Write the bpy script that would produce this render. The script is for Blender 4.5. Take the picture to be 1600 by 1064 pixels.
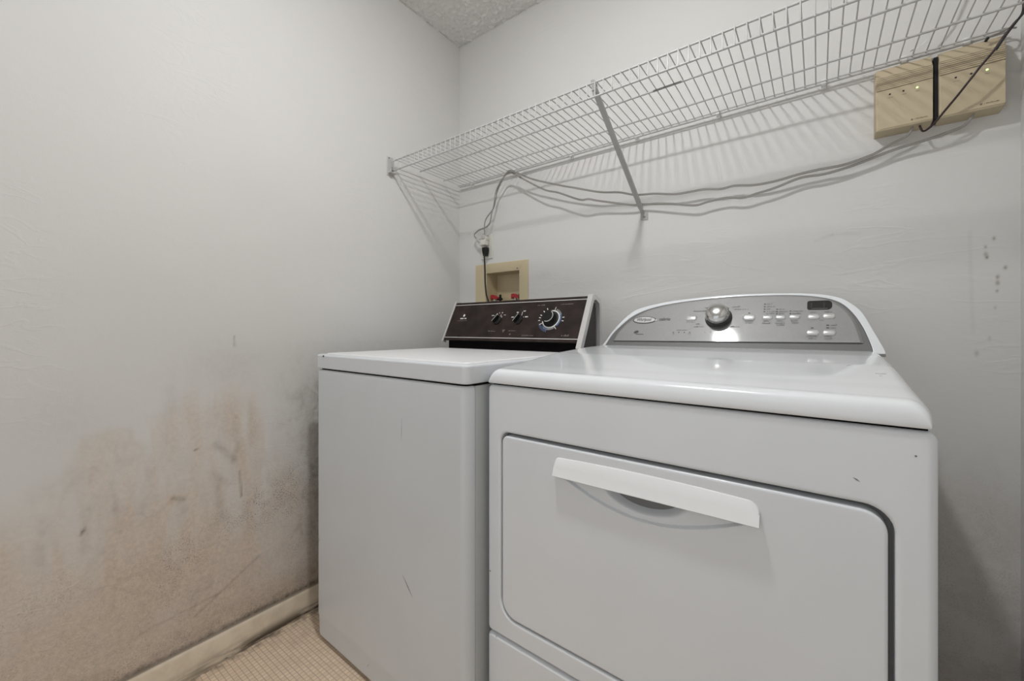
import bpy, bmesh, math, random
import numpy as np
from mathutils import Vector, Matrix

random.seed(7)
for o in list(bpy.data.objects):
    bpy.data.objects.remove(o, do_unlink=True)
scene = bpy.context.scene
COL = scene.collection
PI = math.pi
R = math.radians

# ------------------------------------------------------------------ camera
CX, CY, CZ, YAW, FPX, HORIZON = 1.4549, -1.5045, 1.0069, 36.7207, 639.95, 514.46
cam_data = bpy.data.cameras.new('camera')
cam_data.sensor_width = 36.0
cam_data.lens = FPX / 1600.0 * 36.0
cam_data.shift_y = -(532.0 - HORIZON) / 1600.0
cam_data.clip_start = 0.01
cam = bpy.data.objects.new('camera', cam_data)
COL.objects.link(cam)
cam.location = (CX, CY, CZ)
cam.rotation_euler = (R(90), 0, R(YAW))
scene.camera = cam

# ------------------------------------------------------------------ world, lamp, exposure
WORLD_STRENGTH = 0.98
LAMP_STRENGTH = 500.0
LAMP_POS = (0.990, -1.055, 2.44)
world = bpy.data.worlds.new('world')
scene.world = world
world.use_nodes = True
bg = world.node_tree.nodes['Background']
bg.inputs[0].default_value = (0.93, 0.97, 1.0, 1)
bg.inputs[1].default_value = WORLD_STRENGTH
scene.view_settings.view_transform = 'Standard'
scene.view_settings.look = 'None'
scene.view_settings.gamma = 1.0
scene.view_settings.use_curve_mapping = False
scene.view_settings.exposure = -0.06

# ------------------------------------------------------------------ node helpers
def new_mat(name):
    m = bpy.data.materials.new(name)
    m.use_nodes = True
    nt = m.node_tree
    return m, nt, nt.nodes['Principled BSDF']

def setin(node, names, val):
    for n in names:
        if n in node.inputs:
            node.inputs[n].default_value = val
            return

def simple(name, col, rough=0.5, metal=0.0, coat=0.0, spec=0.5, noise=0.0, nscale=40.0, bump=0.0, bscale=200.0, emis=None, estr=0.0):
    m, nt, p = new_mat(name)
    p.inputs['Base Color'].default_value = (*col, 1)
    p.inputs['Roughness'].default_value = rough
    p.inputs['Metallic'].default_value = metal
    setin(p, ['Coat Weight'], coat)
    setin(p, ['Coat Roughness'], 0.06)
    setin(p, ['Specular IOR Level'], spec)
    if emis:
        setin(p, ['Emission Color'], (*emis, 1))
        setin(p, ['Emission Strength'], estr)
    tc = nt.nodes.new('ShaderNodeTexCoord')
    if noise:
        n = nt.nodes.new('ShaderNodeTexNoise')
        n.inputs['Scale'].default_value = nscale
        n.inputs['Detail'].default_value = 4
        nt.links.new(tc.outputs['Object'], n.inputs['Vector'])
        mr = nt.nodes.new('ShaderNodeMapRange')
        mr.inputs['From Min'].default_value = 0.3
        mr.inputs['From Max'].default_value = 0.7
        mr.inputs['To Min'].default_value = 1 - noise
        mr.inputs['To Max'].default_value = 1 + noise * 0.3
        nt.links.new(n.outputs['Fac'], mr.inputs['Value'])
        mx = nt.nodes.new('ShaderNodeVectorMath')
        mx.operation = 'MULTIPLY'
        mx.inputs[0].default_value = col
        nt.links.new(mr.outputs['Result'], mx.inputs[1])
        nt.links.new(mx.outputs['Vector'], p.inputs['Base Color'])
    if bump:
        n2 = nt.nodes.new('ShaderNodeTexNoise')
        n2.inputs['Scale'].default_value = bscale
        n2.inputs['Detail'].default_value = 5
        nt.links.new(tc.outputs['Object'], n2.inputs['Vector'])
        b = nt.nodes.new('ShaderNodeBump')
        b.inputs['Strength'].default_value = bump
        b.inputs['Distance'].default_value = 0.002
        nt.links.new(n2.outputs['Fac'], b.inputs['Height'])
        nt.links.new(b.outputs['Normal'], p.inputs['Normal'])
    return m

class NT:
    """small node-building helper"""
    def __init__(s, nt):
        s.nt = nt
    def node(s, t, **kw):
        n = s.nt.nodes.new(t)
        for k, v in kw.items():
            setattr(n, k, v)
        return n
    def put(s, sock, v):
        if hasattr(v, 'is_linked') or isinstance(v, bpy.types.NodeSocket):
            s.nt.links.new(v, sock)
        else:
            sock.default_value = v
    def math(s, op, a, b=0.0, clamp=False):
        n = s.node('ShaderNodeMath', operation=op, use_clamp=clamp)
        s.put(n.inputs[0], a)
        s.put(n.inputs[1], b)
        return n.outputs[0]
    def ramp(s, v, a, b, lo=0.0, hi=1.0):
        n = s.node('ShaderNodeMapRange', interpolation_type='SMOOTHSTEP')
        s.put(n.inputs['Value'], v)
        n.inputs['From Min'].default_value = a
        n.inputs['From Max'].default_value = b
        n.inputs['To Min'].default_value = lo
        n.inputs['To Max'].default_value = hi
        return n.outputs['Result']
    def noise(s, vec, scale, detail=4.0, rough=0.55, dist=0.0):
        n = s.node('ShaderNodeTexNoise')
        s.put(n.inputs['Vector'], vec)
        n.inputs['Scale'].default_value = scale
        n.inputs['Detail'].default_value = detail
        n.inputs['Roughness'].default_value = rough
        n.inputs['Distortion'].default_value = dist
        return n.outputs['Fac']
    def mapping(s, vec, scale=(1, 1, 1), rot=(0, 0, 0), loc=(0, 0, 0)):
        n = s.node('ShaderNodeMapping')
        s.put(n.inputs['Vector'], vec)
        n.inputs['Scale'].default_value = scale
        n.inputs['Rotation'].default_value = rot
        n.inputs['Location'].default_value = loc
        return n.outputs['Vector']
    def mix(s, fac, a, b):
        n = s.node('ShaderNodeMix', data_type='RGBA')
        s.put(n.inputs[0], fac)
        for i, v in ((6, a), (7, b)):
            if isinstance(v, tuple):
                n.inputs[i].default_value = (*v, 1)
            else:
                s.put(n.inputs[i], v)
        return n.outputs[2]
    def bump(s, h, strength, dist, normal=None):
        n = s.node('ShaderNodeBump')
        n.inputs['Strength'].default_value = strength
        n.inputs['Distance'].default_value = dist
        s.put(n.inputs['Height'], h)
        if normal is not None:
            s.put(n.inputs['Normal'], normal)
        return n.outputs['Normal']

def wall_material(name, stained=True):
    m, nt, p = new_mat(name)
    k = NT(nt)
    co = k.node('ShaderNodeTexCoord').outputs['Object']
    clean = (0.68, 0.667, 0.643)
    big = k.noise(co, 1.6, 3)
    col = k.mix(k.ramp(big, 0.35, 0.65), clean, (0.66, 0.647, 0.624))
    if stained:
        at = k.node('ShaderNodeAttribute', attribute_name='stain')
        sep = k.node('ShaderNodeSeparateColor')
        nt.links.new(at.outputs['Color'], sep.inputs[0])
        T, G, S = sep.outputs[0], sep.outputs[1], sep.outputs[2]
        n1 = k.noise(co, 11, 6, 0.62, 0.4)
        n2 = k.noise(co, 55, 5, 0.65)
        tan = k.mix(k.ramp(n1, 0.3, 0.7), (0.61, 0.495, 0.40), (0.66, 0.56, 0.465))
        tm = k.math('MULTIPLY', T, k.ramp(n1, 0.2, 0.75, 0.72, 1.12), True)
        grain = k.ramp(k.noise(co, 90, 5, 0.7), 0.35, 0.65, 0.88, 1.04)
        gv = k.node('ShaderNodeVectorMath', operation='MULTIPLY')
        nt.links.new(tan, gv.inputs[0])
        nt.links.new(grain, gv.inputs[1])
        col = k.mix(tm, col, gv.outputs['Vector'])
        gm = k.math('MULTIPLY', G, k.ramp(n2, 0.3, 0.7, 0.55, 1.25), True)
        col = k.mix(gm, col, (0.215, 0.175, 0.135))
        n3 = k.noise(co, 260, 4, 0.65)
        n4 = k.noise(co, 26, 4, 0.6)
        sp = k.math('MULTIPLY', k.ramp(n3, 0.46, 0.68), k.ramp(n4, 0.32, 0.60))
        sm = k.math('MULTIPLY', S, sp, True)
        col = k.mix(k.math('MULTIPLY', sm, 0.9), col, (0.15, 0.11, 0.08))
    nt.links.new(col, p.inputs['Base Color'])
    p.inputs['Roughness'].default_value = 0.75
    setin(p, ['Specular IOR Level'], 0.25)
    # trowelled plaster: soft waves, fine grain and thin lips left by the trowel
    w = k.noise(k.mapping(co, (1, 2.2, 4.5)), 3.2, 3, 0.5, 0.6)
    lip = k.math('SUBTRACT', 1.0, k.math('ABSOLUTE', k.math('MULTIPLY', k.math('SUBTRACT', w, 0.5), 26.0)), True)
    patch = k.ramp(k.noise(co, 2.3, 2), 0.50, 0.64)
    lips = k.math('MULTIPLY', lip, patch)
    g = k.noise(co, 260, 4, 0.6)
    h = k.math('ADD', k.math('MULTIPLY', k.noise(co, 9, 3), 1.0), k.math('MULTIPLY', lips, 0.16))
    h = k.math('ADD', h, k.math('MULTIPLY', g, 0.10))
    nt.links.new(k.bump(h, 0.55, 0.004), p.inputs['Normal'])
    return m

def ceiling_material():
    m, nt, p = new_mat('popcorn_ceiling')
    k = NT(nt)
    co = k.node('ShaderNodeTexCoord').outputs['Object']
    n = k.noise(co, 170, 5, 0.7)
    col = k.mix(k.ramp(n, 0.3, 0.7), (0.82, 0.808, 0.785), (0.92, 0.905, 0.88))
    nt.links.new(col, p.inputs['Base Color'])
    p.inputs['Roughness'].default_value = 0.95
    nt.links.new(k.bump(n, 0.8, 0.006), p.inputs['Normal'])
    return m

def floor_material():
    m, nt, p = new_mat('mosaic_vinyl')
    k = NT(nt)
    co = k.node('ShaderNodeTexCoord').outputs['Object']
    br = k.node('ShaderNodeTexBrick', offset=0.0, squash=1.0)
    nt.links.new(co, br.inputs['Vector'])
    br.inputs['Scale'].default_value = 1.0
    br.inputs['Brick Width'].default_value = 0.0135
    br.inputs['Row Height'].default_value = 0.0135
    br.inputs['Mortar Size'].default_value = 0.0013
    br.inputs['Mortar Smooth'].default_value = 0.6
    br.inputs['Color1'].default_value = (0.86, 0.69, 0.52, 1)
    br.inputs['Color2'].default_value = (0.77, 0.61, 0.455, 1)
    br.inputs['Mortar'].default_value = (0.55, 0.42, 0.305, 1)
    n = k.noise(co, 14, 5, 0.6)
    x = k.node('ShaderNodeSeparateXYZ')
    nt.links.new(co, x.inputs[0])
    col = k.mix(k.ramp(n, 0.5, 0.75, 0.0, 0.25), br.outputs['Color'], (0.36, 0.26, 0.18))
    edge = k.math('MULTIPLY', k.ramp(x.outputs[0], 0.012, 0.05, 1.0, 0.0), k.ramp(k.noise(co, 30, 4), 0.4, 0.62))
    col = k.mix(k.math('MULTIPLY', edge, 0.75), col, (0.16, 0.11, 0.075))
    nt.links.new(col, p.inputs['Base Color'])
    p.inputs['Roughness'].default_value = 0.42
    inv = k.math('SUBTRACT', 1.0, br.outputs['Fac'])
    nt.links.new(k.bump(inv, 0.5, 0.0012), p.inputs['Normal'])
    return m

def baseboard_material():
    m, nt, p = new_mat('scuffed_baseboard')
    k = NT(nt)
    co = k.node('ShaderNodeTexCoord').outputs['Object']
    x = k.node('ShaderNodeSeparateXYZ')
    nt.links.new(co, x.inputs[0])
    z = x.outputs[2]
    st = k.noise(k.mapping(co, (30, 7, 60)), 1.0, 5, 0.6)
    low = k.ramp(z, 0.010, 0.046, 1.0, 0.0)
    d = k.math('MULTIPLY', low, k.ramp(st, 0.34, 0.54), True)
    fore = k.ramp(x.outputs[1], -1.18, -0.92, 0.35, 1.0)
    d = k.math('MULTIPLY', d, fore)
    col = k.mix(k.ramp(k.noise(co, 18, 4), 0.35, 0.7), (0.80, 0.70, 0.56), (0.69, 0.595, 0.465))
    col = k.mix(d, col, (0.085, 0.062, 0.042))
    top = k.ramp(z, 0.0855, 0.090, 0.0, 0.8)
    col = k.mix(top, col, (0.16, 0.12, 0.085))
    sc = k.ramp(k.noise(k.mapping(co, (1, 26, 60), loc=(3, 1, 7)), 1.0, 3), 0.69, 0.74)
    col = k.mix(k.math('MULTIPLY', sc, 0.8), col, (0.17, 0.14, 0.11))
    nt.links.new(col, p.inputs['Base Color'])
    p.inputs['Roughness'].default_value = 0.5
    return m

M = {}
M['wall'] = wall_material('plaster_wall')
M['wall_plain'] = wall_material('plaster_wall_plain', False)
M['ceiling'] = ceiling_material()
M['floor'] = floor_material()
M['base'] = baseboard_material()
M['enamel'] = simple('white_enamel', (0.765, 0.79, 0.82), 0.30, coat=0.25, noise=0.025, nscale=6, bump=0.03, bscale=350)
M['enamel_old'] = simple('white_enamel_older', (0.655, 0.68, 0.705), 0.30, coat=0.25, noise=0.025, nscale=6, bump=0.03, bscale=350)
M['washer_top'] = simple('white_washer_top', (0.85, 0.85, 0.85), 0.38, coat=0.12, noise=0.03, nscale=9)
M['enamel_deck'] = simple('white_washer_deck', (0.68, 0.70, 0.725), 0.32, coat=0.3)
M['enamel_top'] = simple('glossy_white_top', (0.80, 0.82, 0.84), 0.22, coat=0.6, noise=0.03, nscale=9)
M['enamel_side'] = simple('grey_side_enamel', (0.55, 0.57, 0.57), 0.32, coat=0.2, noise=0.03, nscale=6)
M['handle'] = simple('white_handle_plastic', (0.84, 0.84, 0.84), 0.3, coat=0.2)
M['gap'] = simple('dark_gap', (0.006, 0.005, 0.005), 0.9, spec=0.05)
M['gapgrey'] = simple('cabinet_inner_grey', (0.20, 0.20, 0.20), 0.6)
M['brown'] = simple('dark_brown_panel', (0.030, 0.0185, 0.015), 0.55, spec=0.25, noise=0.55, nscale=22, bump=0.08, bscale=120)
M['brown_side'] = simple('dark_brown_plastic', (0.022, 0.013, 0.012), 0.35)
M['black'] = simple('black_plastic', (0.006, 0.006, 0.006), 0.5, spec=0.3)
M['black_soft'] = simple('black_rubber', (0.012, 0.011, 0.012), 0.55)
M['redblack'] = simple('dark_red_black_cord', (0.028, 0.011, 0.010), 0.45)
M['chrome'] = simple('satin_trim', (0.72, 0.71, 0.69), 0.32, metal=0.65)
M['knobmetal'] = simple('satin_chrome_knob', (0.60, 0.595, 0.585), 0.16, metal=1.0)
M['knobskirt'] = simple('dark_knob_skirt', (0.05, 0.05, 0.05), 0.3, metal=0.3)
M['silver'] = simple('silver_panel', (0.275, 0.273, 0.268), 0.5, metal=0.2, coat=1.0, noise=0.04, nscale=120)
M['silver_dark'] = simple('silver_panel_bezel', (0.15, 0.149, 0.146), 0.5, metal=0.1)
M['silver_btn'] = simple('silver_button', (0.56, 0.56, 0.55), 0.30, metal=0.3, coat=0.6)
M['ink'] = simple('grey_print', (0.075, 0.075, 0.075), 0.6)
M['ink_soft'] = simple('faint_grey_print', (0.16, 0.16, 0.155), 0.6)
M['white_print'] = simple('white_print', (0.82, 0.81, 0.79), 0.6)
M['faint_print'] = simple('faint_white_print', (0.15, 0.125, 0.11), 0.6)
M['blue_print'] = simple('blue_print', (0.10, 0.17, 0.32), 0.6)
M['lcd'] = simple('dark_display', (0.022, 0.021, 0.020), 0.18)
M['lcd_seg'] = simple('display_segment', (0.010, 0.010, 0.010), 0.3)
M['wire'] = simple('white_vinyl_wire', (0.50, 0.49, 0.475), 0.4, spec=0.4)
M['clip'] = simple('white_plastic_clip', (0.78, 0.77, 0.75), 0.35)
M['scuff'] = simple('black_scuff', (0.04, 0.04, 0.04), 0.7)
M['screw'] = simple('steel_screw', (0.22, 0.21, 0.20), 0.4, metal=0.6)
M['beige'] = simple('beige_plastic', (0.52, 0.435, 0.295), 0.5, noise=0.05, nscale=14, bump=0.05, bscale=300)
M['beige_dark'] = simple('beige_groove', (0.21, 0.17, 0.11), 0.6)
M['yellowed'] = simple('yellowed_plastic', (0.60, 0.51, 0.33), 0.45, noise=0.06, nscale=10)
M['ivory'] = simple('ivory_plate', (0.66, 0.64, 0.58), 0.4)
M['graycable'] = simple('grey_cable', (0.30, 0.285, 0.26), 0.5)
M['whitecable'] = simple('clear_white_strap', (0.70, 0.70, 0.68), 0.35)
M['grayplug'] = simple('grey_plug', (0.48, 0.47, 0.44), 0.45)
M['red'] = simple('red_valve_handle', (0.42, 0.02, 0.03), 0.35)
M['brass'] = simple('dull_valve_metal', (0.42, 0.38, 0.32), 0.35, metal=0.7)
M['led'] = simple('green_led', (0.4, 0.8, 0.3), 0.3, emis=(0.55, 1.0, 0.30), estr=2.2)
M['dark_dot'] = simple('dark_lens', (0.02, 0.012, 0.008), 0.3)
M['lampglass'] = simple('lamp_globe', (0.9, 0.9, 0.88), 0.4, emis=(0.975, 0.985, 1.0), estr=LAMP_STRENGTH)
M['lampbase'] = simple('lamp_base', (0.7, 0.7, 0.68), 0.4)
M['scratch'] = simple('scratch_mark', (0.20, 0.20, 0.20), 0.7)
M['rust'] = simple('dark_chip', (0.06, 0.05, 0.05), 0.7)

# ------------------------------------------------------------------ mesh helpers
def mk(name, verts, faces, mat, parent=None, smooth=35.0):
    me = bpy.data.meshes.new(name)
    me.from_pydata([tuple(map(float, v)) for v in verts], [], faces)
    bm = bmesh.new()
    bm.from_mesh(me)
    bmesh.ops.recalc_face_normals(bm, faces=bm.faces)
    bm.to_mesh(me)
    bm.free()
    return link(name, me, mat, parent, smooth)

WEIGHTED = {'front_panel', 'top_deck', 'lid', 'front_frame', 'lower_panel', 'door', 'housing', 'fascia', 'side_shell', 'control_panel', 'panel_bezel', 'console'}
def link(name, me, mat, parent=None, smooth=35.0):
    if smooth:
        me.shade_smooth()
        me.set_sharp_from_angle(angle=R(smooth))
    if mat is not None:
        me.materials.append(mat)
    o = bpy.data.objects.new(name, me)
    COL.objects.link(o)
    if parent is not None:
        o.parent = parent
    if smooth and name in WEIGHTED:
        wn = o.modifiers.new('weighted_normals', 'WEIGHTED_NORMAL')
        wn.keep_sharp = True
        wn.weight = 100
    return o

class MB:
    """collects shapes into one mesh"""
    def __init__(s):
        s.v, s.f = [], []
    def add(s, v, f, T=None):
        n = len(s.v)
        if T is not None:
            v = [T(*p) for p in v]
        s.v += [tuple(p) for p in v]
        s.f += [tuple(i + n for i in q) for q in f]
        return s
    def build(s, name, mat, parent=None, smooth=35.0):
        return mk(name, s.v, s.f, mat, parent, smooth)

def box_vf(x0, x1, y0, y1, z0, z1, bev=0.0, seg=2):
    bm = bmesh.new()
    bmesh.ops.create_cube(bm, size=1.0)
    for v in bm.verts:
        v.co = ((x0 + x1) / 2 + v.co.x * (x1 - x0), (y0 + y1) / 2 + v.co.y * (y1 - y0), (z0 + z1) / 2 + v.co.z * (z1 - z0))
    if bev > 0:
        bmesh.ops.bevel(bm, geom=list(bm.edges), offset=bev, segments=seg, profile=0.5, affect='EDGES')
    bm.verts.index_update()
    v = [tuple(q.co) for q in bm.verts]
    f = [tuple(q.index for q in fc.verts) for fc in bm.faces]
    bm.free()
    return v, f

def loft_vf(rings, cap0=True, cap1=True, closed=True):
    v, f = [], []
    n = len(rings[0])
    for r in rings:
        v += [tuple(p) for p in r]
    for i in range(len(rings) - 1):
        for j in range(n if closed else n - 1):
            k = (j + 1) % n
            f.append((i * n + j, i * n + k, (i + 1) * n + k, (i + 1) * n + j))
    if cap0:
        f.append(tuple(range(n - 1, -1, -1)))
    if cap1:
        f.append(tuple((len(rings) - 1) * n + j for j in range(n)))
    return v, f

def catmull(pts, sub):
    P = [Vector(p) for p in pts]
    if len(P) < 3:
        return P
    P = [P[0] * 2 - P[1]] + P + [P[-1] * 2 - P[-2]]
    out = []
    for i in range(1, len(P) - 2):
        p0, p1, p2, p3 = P[i - 1:i + 3]
        for k in range(sub):
            t = k / sub
            out.append(0.5 * ((2 * p1) + (p2 - p0) * t + (2 * p0 - 5 * p1 + 4 * p2 - p3) * t * t + (3 * p1 - p0 - 3 * p2 + p3) * t ** 3))
    out.append(P[-2])
    return out

def tube_vf(pts, r, seg=8, sub=1, flat=1.0, taper=None):
    P = catmull(pts, sub) if sub > 1 else [Vector(p) for p in pts]
    rings = []
    up = None
    for i, p in enumerate(P):
        t = (P[min(i + 1, len(P) - 1)] - P[max(i - 1, 0)]).normalized()
        if up is None:
            up = Vector((0, 0, 1)) if abs(t.z) < 0.9 else Vector((0, 1, 0))
        up = (up - t * up.dot(t))
        if up.length < 1e-6:
            up = t.orthogonal()
        up.normalize()
        sd = t.cross(up)
        rr = r if taper is None else r * taper(i / (len(P) - 1))
        rings.append([p + sd * (math.cos(2 * PI * k / seg) * rr * flat) + up * (math.sin(2 * PI * k / seg) * rr) for k in range(seg)])
    return loft_vf(rings)

def rrect(x0, x1, y0, y1, r, k=6):
    """counter-clockwise rounded rectangle; r may be a 4-list: bl, br, tr, tl"""
    rs = r if isinstance(r, (list, tuple)) else [r] * 4
    out = []
    for (cx, cy, sx, sy, a0), q in zip(((x0, y0, 1, 1, 180), (x1, y0, -1, 1, 270), (x1, y1, -1, -1, 0), (x0, y1, 1, -1, 90)), rs):
        for i in range(k + 1):
            a = R(a0 + 90.0 * i / k)
            out.append((cx + sx * q + q * math.cos(a), cy + sy * q + q * math.sin(a)))
    return out

def offset_rings(x0, x1, y0, y1, r, prof, k=6):
    """rounded rect rings; prof = list of (inset, height)"""
    rings = []
    rs = r if isinstance(r, (list, tuple)) else [r] * 4
    for d, h in prof:
        rings.append([(a, b, h) for a, b in rrect(x0 + d, x1 - d, y0 + d, y1 - d, [max(q - d, 0.0004) for q in rs], k)])
    return rings

def roundover(r, n, h):
    """profile from the side to the top face: height h, radius r"""
    return [(r * (1 - math.cos(R(90 * i / n))), h - r + r * math.sin(R(90 * i / n))) for i in range(n + 1)]

def lathe_vf(prof, seg=32):
    rings = [[(r * math.cos(2 * PI * k / seg), r * math.sin(2 * PI * k / seg), h) for k in range(seg)] for r, h in prof]
    return loft_vf(rings)

def empty(name, loc, label, cat, rotz=0.0, group=None):
    o = bpy.data.objects.new(name, None)
    COL.objects.link(o)
    o.location = loc
    o.rotation_euler = (0, 0, rotz)
    o.empty_display_size = 0.1
    o['label'] = label
    o['category'] = cat
    if group:
        o['group'] = group
    return o

def tag(o, label, cat, group=None):
    o['label'] = label
    o['category'] = cat
    if group:
        o['group'] = group
    return o

def struct(o):
    o['kind'] = 'structure'
    return o

def text_vf(body, size, shear=0.0, extrude=0.0):
    cu = bpy.data.curves.new('lettering_source', 'FONT')
    cu.body = body
    cu.size = size
    cu.shear = shear
    cu.offset = 0.018 * size
    cu.align_x = 'CENTER'
    cu.align_y = 'CENTER'
    cu.resolution_u = 3
    ob = bpy.data.objects.new('lettering_source', cu)
    COL.objects.link(ob)
    dg = bpy.context.evaluated_depsgraph_get()
    me = bpy.data.meshes.new_from_object(ob.evaluated_get(dg))
    v = [tuple(q.co) for q in me.vertices]
    f = [tuple(p.vertices) for p in me.polygons]
    bpy.data.objects.remove(ob, do_unlink=True)
    bpy.data.meshes.remove(me)
    bpy.data.curves.remove(cu)
    return v, f

def vnoise(u, v, seed, octv=4):
    """value noise on arrays"""
    out = np.zeros_like(u)
    amp, tot, fr = 1.0, 0.0, 1.0
    for k in range(octv):
        rs = np.random.RandomState(seed + k)
        g = rs.rand(64, 64)
        a, b = u * fr, v * fr
        i, j = np.floor(a).astype(int), np.floor(b).astype(int)
        s, t = a - i, b - j
        s, t = s * s * (3 - 2 * s), t * t * (3 - 2 * t)
        i0, i1, j0, j1 = i % 64, (i + 1) % 64, j % 64, (j + 1) % 64
        out += amp * (g[i0, j0] * (1 - s) * (1 - t) + g[i1, j0] * s * (1 - t) + g[i0, j1] * (1 - s) * t + g[i1, j1] * s * t)
        tot += amp
        amp *= 0.5
        fr *= 2.03
    return out / tot

def sstep(x, a, b):
    t = np.clip((x - a) / (b - a), 0, 1)
    return t * t * (3 - 2 * t)

def axis(lo, hi, fine_lo, fine_hi, fine, coarse):
    a = list(np.arange(lo, fine_lo, coarse)) + list(np.arange(fine_lo, fine_hi, fine)) + list(np.arange(fine_hi, hi, coarse)) + [hi]
    return np.array(sorted(set(round(float(q), 5) for q in a)))

# ------------------------------------------------------------------ room shell
XR, YF, H = 1.8425, -2.9, 2.44

# --- left wall, a fine grid where the water stains are so that their shapes can be stored on it
def left_stain(y, z):
    wob = vnoise(y * 9 + 5, z * 5, 11, 4) - 0.5
    # upper boundary of the tan staining along the wall
    by = [-2.2, -1.455, -1.40, -1.36, -1.327, -1.27, -1.22, -1.19, -1.12, -1.06, -0.95, -0.90, -0.86, -0.75, 0]
    bz = [0.62, 0.62, 0.66, 0.70, 0.755, 0.765, 0.772, 0.79, 0.85, 0.86, 0.80, 0.70, 0.60, 0.46, 0.35]
    zb = np.interp(y, by, bz) + wob * 0.07
    d = zb - z
    edge = np.interp(y, [-1.455, -1.36, -1.30, -1.2, -1.1, -0.9], [0.16, 0.10, 0.035, 0.05, 0.10, 0.12])
    t0 = sstep(d, -edge * 0.3, edge)
    deep = sstep(z, 0.62, 0.28)
    leftgrey = sstep(y, -1.30, -1.36)
    T = t0 * (0.36 + 0.34 * deep + 0.30 * sstep(z, 0.36, 0.15))
    T *= 1 - 0.45 * leftgrey * sstep(z, 0.40, 0.62)
    # vertical running streaks
    st = vnoise(y * 26 + wob * 2.0, z * 2.3, 31, 3)
    T += t0 * 0.32 * sstep(st, 0.50, 0.76) * sstep(z, 0.20, 0.42)
    T -= t0 * 0.28 * sstep(st, 0.42, 0.26) * sstep(z, 0.30, 0.48)
    # single blotches: y, z, half width, half height, strength
    for (cy, cz, ry, rz, a) in [(-0.985, 0.68, 0.06, 0.16, 0.30), (-1.02, 0.76, 0.03, 0.05, 0.18), (-0.945, 0.72, 0.02, 0.09, 0.22),
                                (-1.0355, 0.50, 0.018, 0.10, 0.28), (-1.148, 0.73, 0.012, 0.12, 0.20), (-1.141, 0.528, 0.03, 0.018, 0.34),
                                (-1.30, 0.53, 0.010, 0.05, 0.30), (-1.24, 0.50, 0.012, 0.09, 0.28), (-1.37, 0.46, 0.012, 0.08, 0.25),
                                (-1.455, 0.50, 0.05, 0.09, 0.28), (-1.10, 0.33, 0.20, 0.08, 0.18), (-1.30, 0.30, 0.16, 0.08, 0.16)]:
        q = ((y - cy) / ry) ** 2 + ((z - cz) / rz) ** 2
        T += a * np.exp(-q * 1.2) * (0.7 + 0.8 * (vnoise(y * 40, z * 30, 51, 3)))
    # a washed streak stays pale
    T -= 0.55 * np.exp(-(((y + 0.9695) / 0.011) ** 2 + ((z - 0.70) / 0.06) ** 2))
    T *= 1 - 0.40 * sstep(y, -0.98, -0.86) * sstep(z, 0.12, 0.20) * sstep(z, 0.46, 0.34)
    T = np.clip(T, 0, 1)
    G = np.zeros_like(y)
    # grey mould creeping round the washer, with darker veins
    nearw = sstep(y, -0.93, -0.76) * sstep(z, 0.02, 0.30) * sstep(z, 1.05, 0.66)
    n = vnoise(y * 30, z * 22, 71, 4)
    n2 = vnoise(y * 22 + 9, z * 12, 81, 4)
    vein = np.clip(1 - np.abs(n2 - 0.5) * 13, 0, 1)
    G += nearw * (0.07 + 0.10 * sstep(n, 0.45, 0.75) + 0.22 * vein * sstep(n, 0.35, 0.6))
    G += 0.30 * sstep(y, -0.82, -0.735) * sstep(z, 1.0, 0.62) * sstep(z, 0.0, 0.25)
    # veins and smears across the tan field
    vein2 = np.clip(1 - np.abs(vnoise(y * 11, z * 10, 91, 4) - 0.5) * 16, 0, 1)
    G += t0 * 0.16 * vein2 * sstep(vnoise(y * 5, z * 5, 95, 3), 0.45, 0.65)
    # pale grey haze above the stain near the bend
    G += 0.07 * np.exp(-(((y + 1.36) / 0.08) ** 2 + ((z - 0.78) / 0.09) ** 2))
    G += 0.10 * np.exp(-(((y + 1.02) / 0.13) ** 2 + ((z - 0.90) / 0.08) ** 2)) * (0.4 + n)
    # grime along the baseboard
    lo = sstep(z, 0.20, 0.085) * sstep(vnoise(y * 13, z * 30, 41, 4) + sstep(y, -1.3, -0.8) * 0.25, 0.40, 0.80)
    G += 0.34 * lo
    G += 0.60 * sstep(z, 0.108, 0.092) * sstep(y, -1.5, -1.1)
    # small separate marks
    def seg(y0, z0, y1, z1, w, a):
        dy, dz = y1 - y0, z1 - z0
        t = np.clip(((y - y0) * dy + (z - z0) * dz) / (dy * dy + dz * dz), 0, 1)
        return a * np.exp(-(((y - y0 - t * dy) ** 2 + (z - z0 - t * dz) ** 2) / (w * w)))
    for (a0, a1, b0, b1, w, a) in [(-1.043, 0.56, -1.036, 0.44, 0.011, 0.24), (-1.275, 0.61, -1.262, 0.48, 0.008, 0.20), (-1.318, 0.56, -1.326, 0.46, 0.008, 0.18), (-1.393, 0.56, -1.397, 0.46, 0.009, 0.16),
                                   (-0.995, 0.73, -1.002, 0.67, 0.010, 0.14), (-1.13, 0.56, -1.128, 0.44, 0.012, 0.10), (-0.955, 0.77, -0.953, 0.64, 0.009, 0.10), (-1.16, 0.84, -1.165, 0.70, 0.013, 0.10), (-1.20, 0.62, -1.22, 0.50, 0.012, 0.09)]:
        G += seg(a0, a1, b0, b1, w, a) * (0.35 + 1.1 * vnoise(y * 45, z * 40, 101, 3))
    G += 0.06 * t0 * sstep(vnoise(y * 34, z * 26, 111, 4), 0.46, 0.72)
    G += seg(-0.984, 0.56, -0.981, 0.48, 0.0028, 0.75)
    G += seg(-1.000, 0.985, -0.998, 0.955, 0.0025, 0.45)
    G += seg(-1.330, 0.500, -1.326, 0.512, 0.0035, 1.0)
    G += seg(-1.10, 0.655, -1.093, 0.657, 0.0028, 0.8)
    G += seg(-1.15, 0.53, -1.128, 0.520, 0.006, 0.5)
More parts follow.
